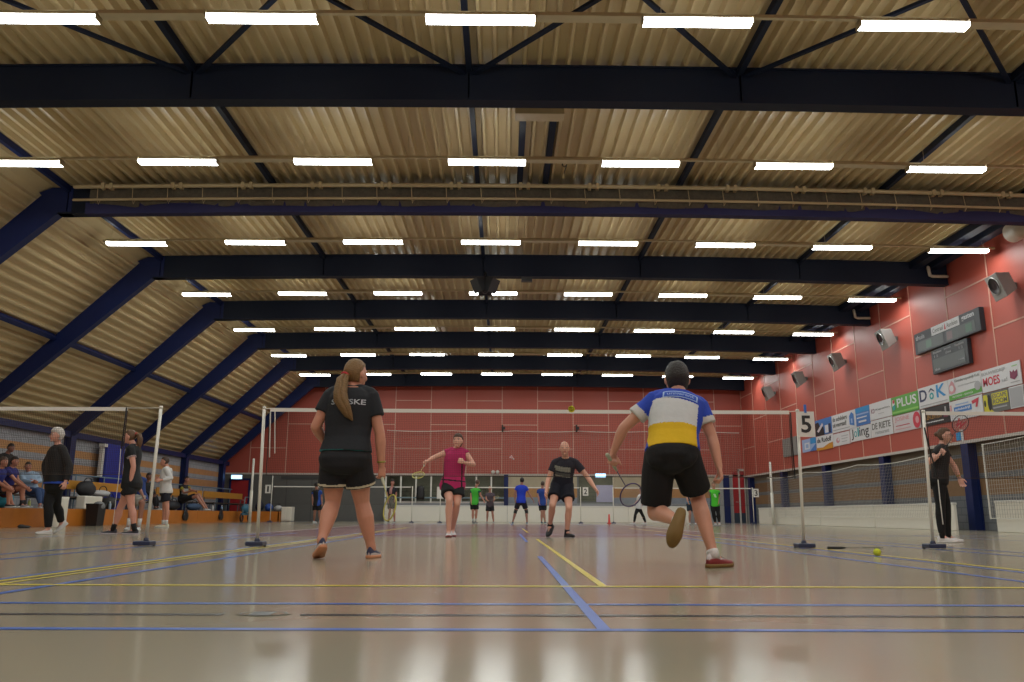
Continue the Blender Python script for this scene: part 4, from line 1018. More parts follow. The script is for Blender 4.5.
def hand(bm, W, d, n, ts, curl, s, thumb=1.0):
    d = d.normalized(); n = (n - d*n.dot(d)).normalized(); w = d.cross(n)
    def el(c, a, b): return [c + w*(a*math.cos(2*math.pi*k/12)) + n*(b*math.sin(2*math.pi*k/12)) for k in range(12)]
    loft(bm, [el(W - d*.02*s, .024*s, .019*s), el(W + d*.012*s, .028*s, .019*s), el(W + d*.045*s, .039*s, .017*s), el(W + d*.078*s, .043*s, .015*s), el(W + d*.092*s, .041*s, .011*s)])
    for off, ln in ((.0335, .070), (.0115, .078), (-.0115, .073), (-.0335, .058)):
        p = W + d*.084*s + w*(off*ts*s)
        dd = (d + w*(off*ts*3.2)).normalized(); pts = [p]; ang = 0
        for fr, tw in ((.42, .9), (.33, 1.25), (.25, .8)):
            ang += curl*tw
            q = dd*math.cos(ang) + n*math.sin(ang)
            pts.append(pts[-1] + q*(ln*fr*s))
        tube(bm, pts, [.0095*s, .009*s, .0085*s, .0072*s], 8)
    p = W + d*.022*s + w*(ts*.026*s)
    t1 = (d*.62 + w*(ts*.70*thumb) + n*(.30+.3*curl)).normalized(); t2 = (d*.85 + w*(ts*(.30-.35*curl)) + n*(.35+.6*curl)).normalized()
    tube(bm, [p, p + t1*.036*s, p + t1*.036*s + t2*.032*s, p + t1*.036*s + t2*.055*s], [.014*s, .012*s, .0105*s, .0085*s], 8)

def shoe_parts(s, Ln=.275):
    """local shoe: x right, y forward, z up, ankle joint at origin"""
    L = Ln*s; zs = -.088*s; back = -.26*L
    def half(t): # outline half width
        return s*(.030 + .012*math.sin(min(t, .999)*math.pi) + (.012*math.exp(-((t-.70)/.2)**2)) - (.018*max(0, (t-.88)/.12)**2) - .006*max(0, (.1-t)/.1))
    ts = [0, .04, .12, .25, .4, .55, .7, .82, .92, .98, 1]
    out = []
    for t in ts: out.append((half(t)*(.55 if t in (0, 1) else 1), back + t*L))
    ring = [V((x, y, 0)) for x, y in out] + [V((-x, y, 0)) for x, y in reversed(out)]
    rise = lambda y: .012*s*max(0, ((y-back)/L-.75)/.25)**2
    sole = BM()
    loft(sole, [[p*1 + V((0,0,zs + rise(p.y))) for p in ring], [V((p.x*1.03, p.y, zs+.012*s+rise(p.y))) for p in ring], [V((p.x*.99, p.y, zs+.026*s+rise(p.y))) for p in ring]])
    upb = BM()
    prof = [(.02,.60,.075),(.06,.8,.092),(.14,.92,.098),(.24,.95,.100),(.34,.95,.092),(.46,.96,.078),(.58,.98,.064),(.72,.98,.054),(.84,.96,.047),(.94,.84,.040),(.985,.45,.030)]
    rings = []
    for t, wf, h in prof:
        y = back + t*L; wd = half(t)*wf; z0 = zs + .018*s + rise(y); h = h*s - .018*s
        narrow = .62 if t < .4 else .62 + .3*min(1, (t-.4)/.3)
        r = []
        for k in range(14):
            a = math.pi*k/13
            zz = max(0.0, math.sin(a)); xx = math.cos(a)
            r.append(V((wd*xx*(1-(1-narrow)*zz**2*.8), y, z0 + h*zz**.75)))
        rings.append(r)
    loft(upb, rings)
    lace = BM()
    for t in (.42, .49, .56, .63):
        y = back + t*L; h = (.098 - .075*(t-.34)) if t > .34 else .09
        h = {.42:.083,.49:.075,.56:.067,.63:.061}[t]
        tube(lace, [V((-.022*s, y, zs+(h-.006)*s)), V((0, y+.004, zs+(h+.004)*s)), V((.022*s, y, zs+(h-.006)*s))], .003*s, 6)
    return sole, upb, lace

def head_surface(bm, Hc, r, f, u, s, fn=None, nu=26, nv=18, w=.077, dpt=.097, h=.118):
    """deformed sphere; fn(local xyz unit) -> scale"""
    def P(x, y, z):
        if z < 0:
            k = -z
            X = x*w*(1-.30*k**1.6); Y = y*dpt
            if y < 0: Y *= (1-.42*k)
            else: Y *= (1-.06*k)
            Y += .012*k
        else:
            X = x*w*(1+.03*z); Y = y*dpt*(1.0 if y > 0 else 1.05)
        Z = z*h
        sc = fn(x, y, z) if fn else 1.0
        return Hc + (r*X + f*Y + u*Z)*(s*sc)
    rings = []
    for j in range(1, nv):
        th = math.pi*j/nv
        # squarer profile for the jaw
        rings.append([P(math.sin(th)**.85*math.cos(2*math.pi*i/nu), math.sin(th)**.85*math.sin(2*math.pi*i/nu), -math.cos(th)) for i in range(nu)])
    loft(bm, rings)

SKIN = {}
def skin(name, rgb):
    return mat('skin '+name, srgb(rgb), rough=.5, noise_amt=.06, noise_scale=25)

def person(label, Y0, J, yaw, group=None, height=1.75, female=False, hipw=1.0, waistw=1.0, chestw=1.0, depth=1.0, sw=None, syaw=None, face=None, fpitch=0.0,
           leg=1.0, arm=1.0, gz=0.0, feet=None, skin_rgb=(178,128,104), hair=None, hair_rgb=(70,50,30), shirt=None, shorts=None, trousers=None,
           shoe_rgb=(200,200,200), sole_rgb=(200,200,200), lace_rgb=(150,150,150), sock=None, voxel=.009, handcurl=(.5,.5), palm=None, pattern=None, extra=None, tilt=0.0, headsc=1.0, bust=0):
    s = height/1.75
    pt = lambda k: atY(J[k][0], J[k][1], Y0 + (J[k][2] if len(J[k]) > 2 else 0))
    P, N, Hc = pt('P'), pt('N'), pt('H')
    base = V((P.x, Y0, gz))
    t = thing('person', label, 'person', tuple(base), group)
    fw = fyaw(yaw); rt = V((fw.y, -fw.x, 0))
    sf = fyaw(syaw if syaw is not None else yaw); srt = V((sf.y, -sf.x, 0))
    if tilt: srt = (srt + V((0,0,1))*tilt).normalized()
    spine = N - P; L = spine.length; upv = spine.normalized()
    shw = (sw or (.150 if female else .168))*s
    side = {'R': 1, 'L': -1}
    S = {k: N + srt*(side[k]*shw) - upv*(.050*s) for k in 'RL'}
    Hp = {k: P + rt*(side[k]*.088*s*hipw**.5) for k in 'RL'}
    E = {k: pt('e'+k) for k in 'RL'}; W = {k: pt('w'+k) for k in 'RL'}
    K = {k: pt('k'+k) for k in 'RL'}; A = {k: pt('a'+k) for k in 'RL'}
    feet = feet or {'R': (yaw, 0), 'L': (yaw, 0)}
    # shoe frames
    shoes = {}
    for k in 'RL':
        ft = feet[k]
        if ft[0] == 'air':
            f_, u_ = V(ft[1]).normalized(), V(ft[2]).normalized(); r_ = f_.cross(u_).normalized(); u_ = r_.cross(f_)
        else:
            f_ = fyaw(ft[0]); pitch = math.radians(ft[1]); r_ = V((f_.y, -f_.x, 0)); f_ = f_*math.cos(pitch) - V((0,0,1))*math.sin(pitch); u_ = r_.cross(f_)
        M = Matrix((r_, f_, u_)).transposed()
        so, up_, la = shoe_parts(s)
        if ft[0] != 'air':
            zmin = min((M @ v.co).z for v in so.verts)
            A[k].z = gz - zmin + .001
        shoes[k] = (M, so, up_, la, f_)
    TR = FEM if female else MALE
    def TW(tt):
        if tt < .2: a = hipw
        elif tt < .55: a = hipw + (waistw-hipw)*min(1, (tt-.2)/.2)
        else: a = waistw + (chestw-waistw)*min(1, (tt-.55)/.2)
        return a
    def torso(bm, t0, t1, inf, flare=0, taper=1.0):
        rings = []
        def at_(tt):
            for q0, q1 in zip(TR[:-1], TR[1:]):
                if q0[0] <= tt <= q1[0]:
                    k = (tt-q0[0])/(q1[0]-q0[0]); return (tt,) + tuple(a_*(1-k)+b_*k for a_, b_ in zip(q0[1:], q1[1:]))
            return None
        rows = [r for r in TR if t0 < r[0] < t1]
        if at_(t0): rows = [at_(t0)] + rows
        if at_(t1): rows = rows + [at_(t1)]
        for tt, w, dd, of in rows:
            k = max(0, min(1, tt))
            r = (rt*(1-k) + srt*k).normalized(); r = r.normalized()
            f = upv.cross(r).normalized()
            wf = TW(tt)
            c = P + spine*tt + f*(of*s)
            ii = inf*(taper if tt > .02 else 1); a = (w*s*wf + ii + flare*max(0, .3-tt)); b = dd*s*depth*wf**.6 + ii + flare*max(0, .3-tt)
            ring = []
            for i in range(24):
                an = 2*math.pi*i/24
                cx, cy = math.cos(an), math.sin(an)
                cx = math.copysign(abs(cx)**.85, cx); cy = math.copysign(abs(cy)**.85, cy)
                ring.append(c + r*(a*cx) + f*(b*cy))
            rings.append(ring)
        loft(bm, rings)
    # ---- body
    bm = BM()
    torso(bm, -.19, 1.02, 0)
    hf = fyaw(face if face is not None else yaw); hr = V((hf.y, -hf.x, 0))
    hu = (V((0,0,1)) + (Hc-N).normalized()*.5).normalized()
    p_ = math.radians(fpitch); hf2 = hf*math.cos(p_) + hu*math.sin(p_); hf2 = (hf2 - hr*hf2.dot(hr)).normalized(); hu = hr.cross(hf2).normalized(); hf = hf2
    hs = s*headsc*1.0
    tube(bm, [N - upv*.05*s, N + (Hc-N)*.35, Hc - hu*.05*hs - hf*.012*hs], [.068*s, .055*s*(0.92 if female else 1.03), .052*s*(0.92 if female else 1.05)], 14)
    head_surface(bm, Hc, hr, hf, hu, hs)
    # nose, ears, chin, brow, lips
    tube(bm, [Hc + hf*.088*hs + hu*.018*hs, Hc + hf*.103*hs - hu*.012*hs, Hc + hf*.108*hs - hu*.026*hs], [.008*hs, .011*hs, .013*hs], 8)
    for q in (-1, 1):
        ellipsoid(bm, Hc + hr*(q*.080*hs) - hu*.008*hs - hf*.006*hs, hr*.010*hs, hf*.019*hs, hu*.031*hs)
        ellipsoid(bm, Hc + hr*(q*.033*hs) + hf*.078*hs + hu*.026*hs, hr*.024*hs, hf*.014*hs, hu*.009*hs)
        ellipsoid(bm, Hc + hr*(q*.040*hs) + hf*.062*hs - hu*.030*hs, hr*.024*hs, hf*.022*hs, hu*.024*hs)
    ellipsoid(bm, Hc + hf*.088*hs - hu*.062*hs, hr*.026*hs, hf*.012*hs, hu*.010*hs)
    ellipsoid(bm, Hc + hf*.080*hs - hu*.098*hs, hr*.024*hs, hf*.018*hs, hu*.016*hs)
    if bust:
        f = upv.cross(srt).normalized()
        for q in (-1, 1): ellipsoid(bm, P + spine*.70 + srt*(q*.075*s) + f*(.085*s*bust), srt*.07*s, f*.055*s, upv*.065*s)
    for k in 'RL':
        sd = side[k]
        # trapezius and deltoid
        tube(bm, [N + V((0,0,.01)) - upv*.01, N.lerp(S[k], .55) + upv*.012*s, S[k]], [.055*s, .052*s, .053*s*arm], 12)
        ua = E[k]-S[k]; fa = W[k]-E[k]
        tube(bm, [S[k], S[k].lerp(E[k], .25), S[k].lerp(E[k], .6), E[k]], [.054*s*arm, .053*s*arm, .047*s*arm, .040*s*arm], 12)
        tube(bm, [E[k], E[k].lerp(W[k], .25), E[k].lerp(W[k], .65), W[k]], [.040*s*arm, .043*s*arm, .034*s*arm, .0265*s*arm**.5], 12)
        hd = fa.normalized()
        if palm and k in palm:
            pn = V(palm[k][0]); 
            if len(palm[k]) > 1: hd = V(palm[k][1]).normalized()
        else:
            pn = -srt*sd*.8 + fw*.2
            if abs(hd.dot(pn.normalized())) > .85: pn = V((0,0,-1))
        hand(bm, W[k], hd, pn, sd, handcurl[0 if k == 'R' else 1], s)
        # leg
        lf = shoes[k][4]; lf = V((lf.x, lf.y, 0)); lf = lf.normalized() if lf.length > .1 else fw
        bend = (K[k]-Hp[k]).normalized(); sh = (A[k]-K[k])
        backd = (-(bend) + sh.normalized()).normalized() if (bend.dot(sh.normalized()) < .97) else -lf
        backd = (backd - sh.normalized()*backd.dot(sh.normalized()))
        backd = backd.normalized() if backd.length > 1e-3 else -lf
        if backd.dot(fw) > .3 and bend.dot(sh.normalized()) > .8: backd = -lf
        tube(bm, [Hp[k], Hp[k].lerp(K[k], .3), Hp[k].lerp(K[k], .65), K[k]], [.088*s*leg, .084*s*leg, .068*s*leg, .055*s*leg**.7], 14)
        ellipsoid(bm, Hp[k] - fw*.045*s*hipw - upv*.01, rt*.082*s*hipw, fw*.085*s, upv*.095*s)
        tube(bm, [K[k], K[k].lerp(A[k], .14) + backd*.006*s, K[k].lerp(A[k], .32) + backd*.014*s, K[k].lerp(A[k], .58) + backd*.008*s, K[k].lerp(A[k], .86), A[k]], [.055*s*leg**.7, .053*s*leg, .057*s*leg, .047*s*leg, .036*s*leg**.6, .036*s*leg**.6], 14)
        M, so, up_, la, f_ = shoes[k]
        tube(bm, [A[k], A[k] + f_*.05*s - (M @ V((0,0,1)))*.035*s, A[k] + f_*.13*s - (M @ V((0,0,1)))*.055*s], [.034*s, .03*s, .02*s], 10)
    bm = remesh(bm, voxel, 3)
    sk = skin(str(skin_rgb), skin_rgb); lip = mat('lips '+str(skin_rgb), tuple(c*f for c, f in zip(srgb(skin_rgb), (.75, .45, .45))), rough=.45)
    for f in bm.faces:
        c = f.calc_center_median() - Hc
        x, y, z = c.dot(hr)/hs, c.dot(hf)/hs, c.dot(hu)/hs
        if y > .07 and abs(x) < .025 and -.072 < z < -.052: f.material_index = 1
    obj('body', bm, [sk, lip], t)
    # ---- face parts
    eye_m = mat('eye white', (.6, .58, .55), rough=.2); ir = mat('eye iris', (.03, .025, .02), rough=.2)
    for q in (-1, 1):
        bm = BM(); c = Hc + hr*(q*.033*hs) + hf*.082*hs + hu*.006*hs
        ellipsoid(bm, c, hr*.014*hs, hf*.0105*hs, hu*.0075*hs); ellipsoid(bm, c + hf*.0065*hs, hr*.006*hs, hf*.0055*hs, hu*.006*hs, mi=1, nu=10, nv=6)
        obj('eye', bm, [eye_m, ir], t)
    hm = mat('hair '+str(hair_rgb), srgb(hair_rgb), rough=.55, noise_amt=.35, noise_scale=40, bump=.5, bump_scale=90)
    if hair != 'bald':
        for q in (-1, 1):
            bm = BM(); tube(bm, [Hc + hr*(q*.018*hs) + hf*.096*hs + hu*.024*hs, Hc + hr*(q*.034*hs) + hf*.093*hs + hu*.030*hs, Hc + hr*(q*.052*hs) + hf*.078*hs + hu*.025*hs], .004*hs, 6); obj('eyebrow', bm, hm, t)
    # ---- hair
    if hair:
        th = {'short': .09, 'pony': .07, 'fluffy': .22, 'bald': .035, 'crop': .05, 'long': .12}[hair]
        def fn(x, y, z):
            if hair == 'bald': d_ = min(.35 - abs(z+.05)*1.2, -y*1.2+.25, 1) if True else 0
            else:
                hl_ = .50 if hair == 'pony' else .42; front = z - (hl_ if y > .30 else hl_ - (.30-y)*(1.05 if hair == 'pony' else 1.35))
                d_ = front if y > -.25 else z + (.62 if hair != 'long' else .9)
                if y <= .35 and y > -.25 and hair == 'pony': d_ += .03
            k = max(0, min(1, (d_+.06)/.16)); k = k*k*(3-2*k)
            nz = noise.noise(V((x, y, z))*5)*.05*(2.2 if hair == 'fluffy' else (1 if hair == 'short' else .4))
            return (.90 + (th+.10)*k) + nz*k
        bm = BM(); head_surface(bm, Hc + hu*.002, hr, hf, hu, hs, fn, 40, 28)
        hobj = obj('hair', bm, hm, t)
        if hair == 'pony' and extra and 'pony' in extra:
            pts = [Hc + hr*a*hs + hf*b*hs + hu*c*hs for a, b, c in extra['pony']] if not extra.get('pw') else [Hc + V(q) for q in extra['pony']]
            bm = BM()
            n = len(pts)
            rad = [(.022 + .030*math.sin(min(1, (i+.4)/(n-1))*math.pi)**.8)*hs*extra.get('pf', 1) for i in range(n)]; rad[-1] = .006
            # strands
            for q in range(9):
                a = q*2*math.pi/9
                o_ = hr*math.cos(a) + hf*math.sin(a)*.7
                if q == 8: o_ = V()
                tube(bm, [p + o_*(rad[i]*.62*(1 + .25*math.sin(i*1.9+q))) for i, p in enumerate(pts)], [max(.005, r*.55) for r in rad], 8)
            obj('ponytail', bm, hm, t)
            bm = BM(); c = pts[0]; d_ = (pts[1]-pts[0]).normalized(); x_ = d_.orthogonal().normalized(); y_ = d_.cross(x_)
            tube(bm, [c + (x_*math.cos(k*math.pi/8)+y_*math.sin(k*math.pi/8))*.026*hs for k in range(16)], .010*hs, 8, closed=True); obj('hair_tie', bm, rgbm('hair tie', extra.get('tie', (190, 40, 50))), t)
        if extra and 'bun' in extra:
            bm = BM(); ellipsoid(bm, Hc - hf*.11*hs + hu*.03*hs, hr*.035*hs, hf*.03*hs, hu*.035*hs); obj('hair_bun', bm, hm, t)
    if extra and 'glasses' in extra:
        bm = BM()
        for q in (-1, 1):
            c = Hc + hr*(q*.033*hs) + hf*.102*hs + hu*.004*hs
            tube(bm, [c + hr*(.022*hs*math.cos(k*math.pi/8)) + hu*(.017*hs*math.sin(k*math.pi/8)) for k in range(16)], .0025*hs, 6, closed=True)
            tube(bm, [c + hr*(q*.022*hs), Hc + hr*(q*.084*hs) + hf*.02*hs + hu*.006*hs], .002*hs, 6)
        tube(bm, [Hc + hr*(-.011*hs) + hf*.104*hs + hu*.006*hs, Hc + hr*(.011*hs) + hf*.104*hs + hu*.006*hs], .0025*hs, 6)
        obj('glasses', bm, M_BLACK, t)
    # ---- shirt
    cv = max(voxel, .008)
    def wrinkle(bm, amp, sc=9.0):
        bm.normal_update()
        for v in bm.verts:
            q = v.co - base
            v.co += v.normal*(noise.noise(V((q.x*sc, q.y*sc, q.z*sc*.55)))*amp)
    if shirt:
        inf = shirt.get('inf', .016)*s; sl = shirt.get('sleeve', .45)
        bm = BM(); torso(bm, shirt.get('hem', -.15), 1.0, inf, shirt.get('flare', .03))
        tube(bm, [N - upv*.03*s, N + (Hc-N)*.20 - (fw*.004)], [.080*s, .066*s], 16, round_ends=False)
        for k in 'RL':
            tube(bm, [N - upv*.012*s, N.lerp(S[k], .5) + upv*.008*s, S[k]], [.062*s, .060*s, .062*s*arm], 14)
            if sl > 0:
                if sl <= 1:
                    Q = S[k].lerp(E[k], sl)
                    tube(bm, [S[k], S[k].lerp(E[k], sl*.5), Q], [.067*s*arm, (.066+.004*sl)*s*arm, (.064+.006*sl)*s*arm + shirt.get('cuff', 0)], 16, round_ends=False)
                else:
                    tube(bm, [S[k], S[k].lerp(E[k], .5), E[k]], [.070*s*arm, .066*s*arm, .058*s*arm], 16)
                    tube(bm, [E[k], E[k].lerp(W[k], .3), E[k].lerp(W[k], .9)], [.058*s*arm, .060*s*arm, .045*s*arm], 16, round_ends=False)
        if bust:
            f = upv.cross(srt).normalized()
            for q in (-1, 1): ellipsoid(bm, P + spine*.70 + srt*(q*.072*s) + f*(.09*s*bust), srt*.085*s, f*.06*s, upv*.075*s)
        bm = remesh(bm, cv, 3); wrinkle(bm, shirt.get('wr', .007))
        cols = shirt['cols'] if 'cols' in shirt else [shirt['rgb']]
        mats = [mat('cloth '+str(c), srgb(c), rough=.8, noise_amt=.06, bump=.15, bump_scale=30) for c in cols]
        if 'fn' in shirt:
            bm.normal_update()
            for f in bm.faces:
                c = f.calc_center_median(); q = c - P
                tt = q.dot(upv)/L; k = max(0, min(1, tt)); r = (rt*(1-k)+srt*k).normalized(); fr = upv.cross(r)
                x = q.dot(r); y = q.dot(fr)
                best = None
                for kk in 'RL':
                    ax = E[kk]-S[kk]; a_ = (c-S[kk]).dot(ax)/ax.length_squared
                    if a_ > .12 and (c - S[kk] - ax*a_).length < .085*s and (abs(x) > .13*s or (a_ > .3 and (c - S[kk] - ax*a_).length < .074*s)): best = a_
                f.material_index = shirt['fn'](x/s, tt, y/s, best)
        so_ = obj('shirt', bm, mats, t)
        for tx in shirt.get('text', []):
            # (string, u centre, v centre (t), width, height, colour, side) side -1 = back
            st, uc, tc_, w_, h_, col_, sd_ = tx
            bvh_bm = BM(); bvh_bm.from_mesh(so_.data); bvh = BVHTree.FromBMesh(bvh_bm); bvh_bm.free()
            b = text_bm(st, w_, h_, 0.0)
            bmesh.ops.triangulate(b, faces=b.faces)
            long_ = [e for e in b.edges if e.calc_length() > .012]
            bmesh.ops.subdivide_edges(b, edges=long_, cuts=2)
            f = upv.cross(srt).normalized()
            xdir = srt if sd_ < 0 else -srt
            o_ = V(t['_o'])
            for v in b.verts:
                p = P + spine*tc_ + xdir*(uc + v.co.x) + upv*v.co.y + f*(sd_*.5)
                h = bvh.ray_cast(p - o_, -f*sd_)
                v.co = (h[0] + o_ + f*(sd_*.004)) if h[0] is not None else p - f*(sd_*.38)
            so_['_o'] = t['_o']
            obj('lettering', b, mat('print '+str(col_), srgb(col_), rough=.6), so_, recalc=False)
    low = shorts or trousers
    if low:
        inf = low.get('inf', .022)*s
        fr = low.get('len', .75)
        bm = BM(); torso(bm, -.3, low.get('top', .15), inf, .0, .35)
        ellipsoid(bm, P - upv*(.17*L), rt*.115*s*hipw, fw*.115*s, upv*.075*s)
        for k in 'RL': ellipsoid(bm, Hp[k] - fw*.045*s*hipw - upv*.01, rt*(.082*s*hipw+inf*.55), fw*(.085*s+inf*.5), upv*(.095*s+inf*.4))
        ellipsoid(bm, P - fw*.035*s - spine.normalized()*.035*s, rt*.10*s*hipw, fw*.10*s, upv*.10*s)
        for k in 'RL':
            K2 = Hp[k].lerp(K[k], min(1, fr)); fl = low.get('flare', .034)*s
            if shorts:
                tube(bm, [Hp[k] + upv*.02, Hp[k].lerp(K2, .4), K2], [.092*s*leg+inf*.6, .088*s*leg+inf*.8, (.088-.026*fr)*s*leg + fl], 18, round_ends=False)
            else:
                tube(bm, [Hp[k], Hp[k].lerp(K[k], .4), K[k]], [.09*s*leg+inf*.6, .085*s*leg+inf*.6, .060*s*leg+inf*.5], 16)
                e = K[k].lerp(A[k], low.get('to', .95))
                bk = -fw if (K[k]-Hp[k]).normalized().dot((A[k]-K[k]).normalized()) > .9 else V(); tube(bm, [K[k], K[k].lerp(A[k], .14)+bk*.006*s, K[k].lerp(A[k], .32)+bk*.012*s, K[k].lerp(A[k], .58)+bk*.008*s, e], [.060*s*leg+inf*.6, .060*s*leg+inf*.7, .062*s*leg+inf*.8, .053*s*leg+inf*.7, .040*s*leg + low.get('cuff', .008)], 16, round_ends=False)
        bm = remesh(bm, cv, 14); wrinkle(bm, low.get('wr', .007), 8)
        cols = low.get('cols', [low.get('rgb', (20,20,22))])
        if 'fn' in low:
            for f in bm.faces:
                c = f.calc_center_median(); best = 0; bd = 9
                for kk in 'RL':
                    ax = K[kk]-Hp[kk]; a_ = (c-Hp[kk]).dot(ax)/ax.length_squared; d_ = (c-Hp[kk]-ax*a_).length
                    if d_ < bd: bd = d_; best = a_
                f.material_index = low['fn'](best)
        obj('shorts' if shorts else 'trousers', bm, [mat('cloth '+str(c), srgb(c), rough=.85, noise_amt=.1, bump=.15, bump_scale=30) for c in cols], t)
    # ---- shoes
    for k in 'RL':
        M, so, up_, la, f_ = shoes[k]
        M4 = Matrix.Translation(A[k]) @ M.to_4x4()
        for b in (so, up_, la): bmesh.ops.transform(b, matrix=M4, verts=b.verts)
        sc = shoe_rgb
        smats = [mat('shoe '+str(sc), srgb(sc), rough=.6)]
        if extra and 'shoe_low' in extra:
            smats.append(mat('shoe '+str(extra['shoe_low']), srgb(extra['shoe_low']), rough=.6))
            lows = [(M.transposed() @ (f.calc_center_median()-A[k])).z < (-.088+extra.get('lowh', .046))*s for f in up_.faces]
            for f, l_ in zip(up_.faces, lows): f.material_index = 1 if l_ else 0
        sh = obj('shoe', up_, smats, t)
        sh['_o'] = t['_o']
        obj('sole', so, mat('sole '+str(sole_rgb), srgb(sole_rgb), rough=.6), sh)
        obj('laces', la, mat('laces '+str(lace_rgb), srgb(lace_rgb), rough=.7), sh)
        if sock:
            bm = BM(); ax = (K[k]-A[k]).normalized(); tp = A[k] + ax*sock[1]*s
            tube(bm, [A[k]-ax*.03*s, A[k].lerp(tp, .5), tp], [.041*s*leg**.6, .041*s*leg**.6, (.041+.02*min(1, sock[1]*4)*(leg-.5))*s], 14, round_ends=False); obj('sock', bm, mat('sock '+str(sock[0]), srgb(sock[0]), rough=.9), t)
    if extra and 'watch' in extra:
        k = extra['watch']; ax = (W[k]-E[k]).normalized(); x_ = ax.orthogonal().normalized(); y_ = ax.cross(x_); c = W[k]-ax*.035*s
        bm = BM(); tube(bm, [c + (x_*math.cos(q*math.pi/8)+y_*math.sin(q*math.pi/8))*.032*s for q in range(16)], .008*s, 6, closed=True); obj('wristband', bm, rgbm('wristband', extra.get('watchc', (30,30,30))), t)
    if extra and 'knee' in extra:
        for k in extra['knee']:
            bm = BM(); tube(bm, [Hp[k].lerp(K[k], .82), K[k], K[k].lerp(A[k], .2)], [.075*s, .066*s, .064*s], 14, round_ends=False); obj('knee_band', bm, M_BLACK, t)
    return t, dict(W=W, E=E, A=A, P=P, N=N, H=Hc, S=S, s=s)

BLK = (22, 23, 26)
# ---- woman in the foreground
pw, iw = person('woman seen from behind in black shirt with a long blond ponytail, left of centre', -2.5,
    dict(P=(345.5,459,0), N=(351.5,389,.02), H=(355.5,374.5,.04), eL=(315.5,427,0), wL=(328,446,.22), eR=(380,434,.02), wR=(381.5,466,.04), kL=(333,503,.06), aL=(321.5,541,-.12), kR=(362,503,.1), aR=(371.5,543,.12)),
    yaw=2, height=1.70, female=True, hipw=1.14, waistw=1.30, chestw=1.2, depth=1.1, sw=.165, headsc=1.1, face=35, leg=1.28, arm=1.12,
    feet={'R': (8, 0), 'L': (-24, 24)}, skin_rgb=(202,142,116), hair='pony', hair_rgb=(122,92,52), voxel=.0075,
    shirt=dict(sleeve=.56, hem=.09, inf=.024, flare=.03, cols=[(24,27,33),(40,110,112)], fn=lambda x, t, y, a: 1 if (a is None and t < .104) else 0, text=[('SIETSKE', .012, .775, .285, .045, (205,210,215), -1)]),
    shorts=dict(len=.62, top=.16, inf=.022, flare=.040, cols=[(20,20,24),(196,186,160)], fn=lambda a: 1 if .545 < a < .595 else 0),
    shoe_rgb=(42,46,78), sole_rgb=(205,140,100), lace_rgb=(140,60,70), handcurl=(.9, .5), palm={'R': ((-.6,.6,0),)},
    extra=dict(pw=1, pony=[(-.070,-.09,-.02),(-.084,-.12,-.06),(-.084,-.14,-.12),(-.094,-.165,-.18),(-.078,-.18,-.25),(-.038,-.185,-.31),(-.012,-.185,-.37),(.02,-.18,-.41)], pf=1.02, watch='R', watchc=(150,140,60), shoe_low=(205,198,194), lowh=.034))
# ---- man in the foreground
def man_pat(x, t, y, a):
    if a is not None and a > .16: return 2 if a > .44 else 0
    if y > .03 and abs(x) < .3 and t > .2: return 1 if .35 < t < .8 else 0
    edge = .172 - .03*max(0, (t-.5))
    if abs(x) > edge: return 0
    if t > .80 - 1.2*x*x: return 0
    if t > .40 + .03*math.sin(x*12): return 1
    return 3
pm, im = person('man seen from behind lunging in a blue, white and yellow shirt', -3.5,
    dict(P=(671.5,454.5,.05), N=(678.5,395.5,.22), H=(677,379.5,.27), eL=(623.5,428,.25), wL=(613.5,452,.32), eR=(712,437,.15), wR=(719,467,.10), kL=(655,513,.16), aL=(679,521.5,-.20), kR=(697,496,.18), aR=(713,549,0)),
    yaw=4, height=1.76, sw=.156, hipw=1.0, waistw=1.14, chestw=1.06, headsc=1.1, face=0, leg=1.06, tilt=-.17,
    feet={'R': (52, 0), 'L': ('air', (-.36,-.22,-.92), (.18,.95,-.25))}, skin_rgb=(204,148,122), hair='short', hair_rgb=(40,34,30), voxel=.0075,
    shirt=dict(sleeve=.62, hem=.03, inf=.022, flare=.03, cuff=.008, cols=[(34,66,176),(205,208,208),(198,196,190),(214,174,10)], fn=man_pat),
    shorts=dict(len=.86, top=.16, inf=.026, flare=.042, rgb=(13,13,15)),
    shoe_rgb=(205,196,196), sole_rgb=(120,92,40), lace_rgb=(30,30,34), sock=((215,212,208), .03), extra=dict(shoe_low=(136,44,46), lowh=.058), handcurl=(.8, 1.25), palm={'L': ((.55,-.5,-.3),(-.25,.1,-.9)), 'R': ((-.9,.2,0),)})
# back print of the foreground man's shirt
def shirt_print(t, items):
    so_ = [c for c in t.children if c.name.startswith('shirt')][0]
    return so_
person('woman in a pink sleeveless top and black shorts facing the net', 4.34,
    dict(P=(452.5,485,0), N=(456.5,449.5,0), H=(458,441,-.05), eR=(434,457.5,.0), wR=(427,461.5,-.1), eL=(473.5,464.5,-.05), wL=(464,462.5,-.22), kR=(449.5,500,-.2), aR=(448.5,528,-.1), kL=(457,503,-.1), aL=(452.8,525,.35)),
    yaw=178, height=1.72, female=True, hipw=1.06, waistw=1.2, chestw=1.12, sw=.152, face=195, fpitch=8, leg=1.1, voxel=.009, bust=.8,
    feet={'R': (175, 0), 'L': (170, 12)}, skin_rgb=(226,170,148), hair='long', hair_rgb=(74,48,34),
    shirt=dict(sleeve=.12, hem=-.14, inf=.018, flare=.05, cols=[(178,30,92),(30,20,30)], fn=lambda x, t, y, a: 1 if (a is None and (abs(t-.12) < .018 or (abs(abs(x)-.155) < .012 and t < .62))) else 0),
    shorts=dict(len=.62, inf=.024, flare=.05, rgb=(20,24,26)), shoe_rgb=(214,210,212), sole_rgb=(150,80,80), lace_rgb=(200,200,205), handcurl=(.9,1.1), palm={'L': ((.5,.5,-.2),(-.8,-.3,.3))}, extra=dict(bun=1))
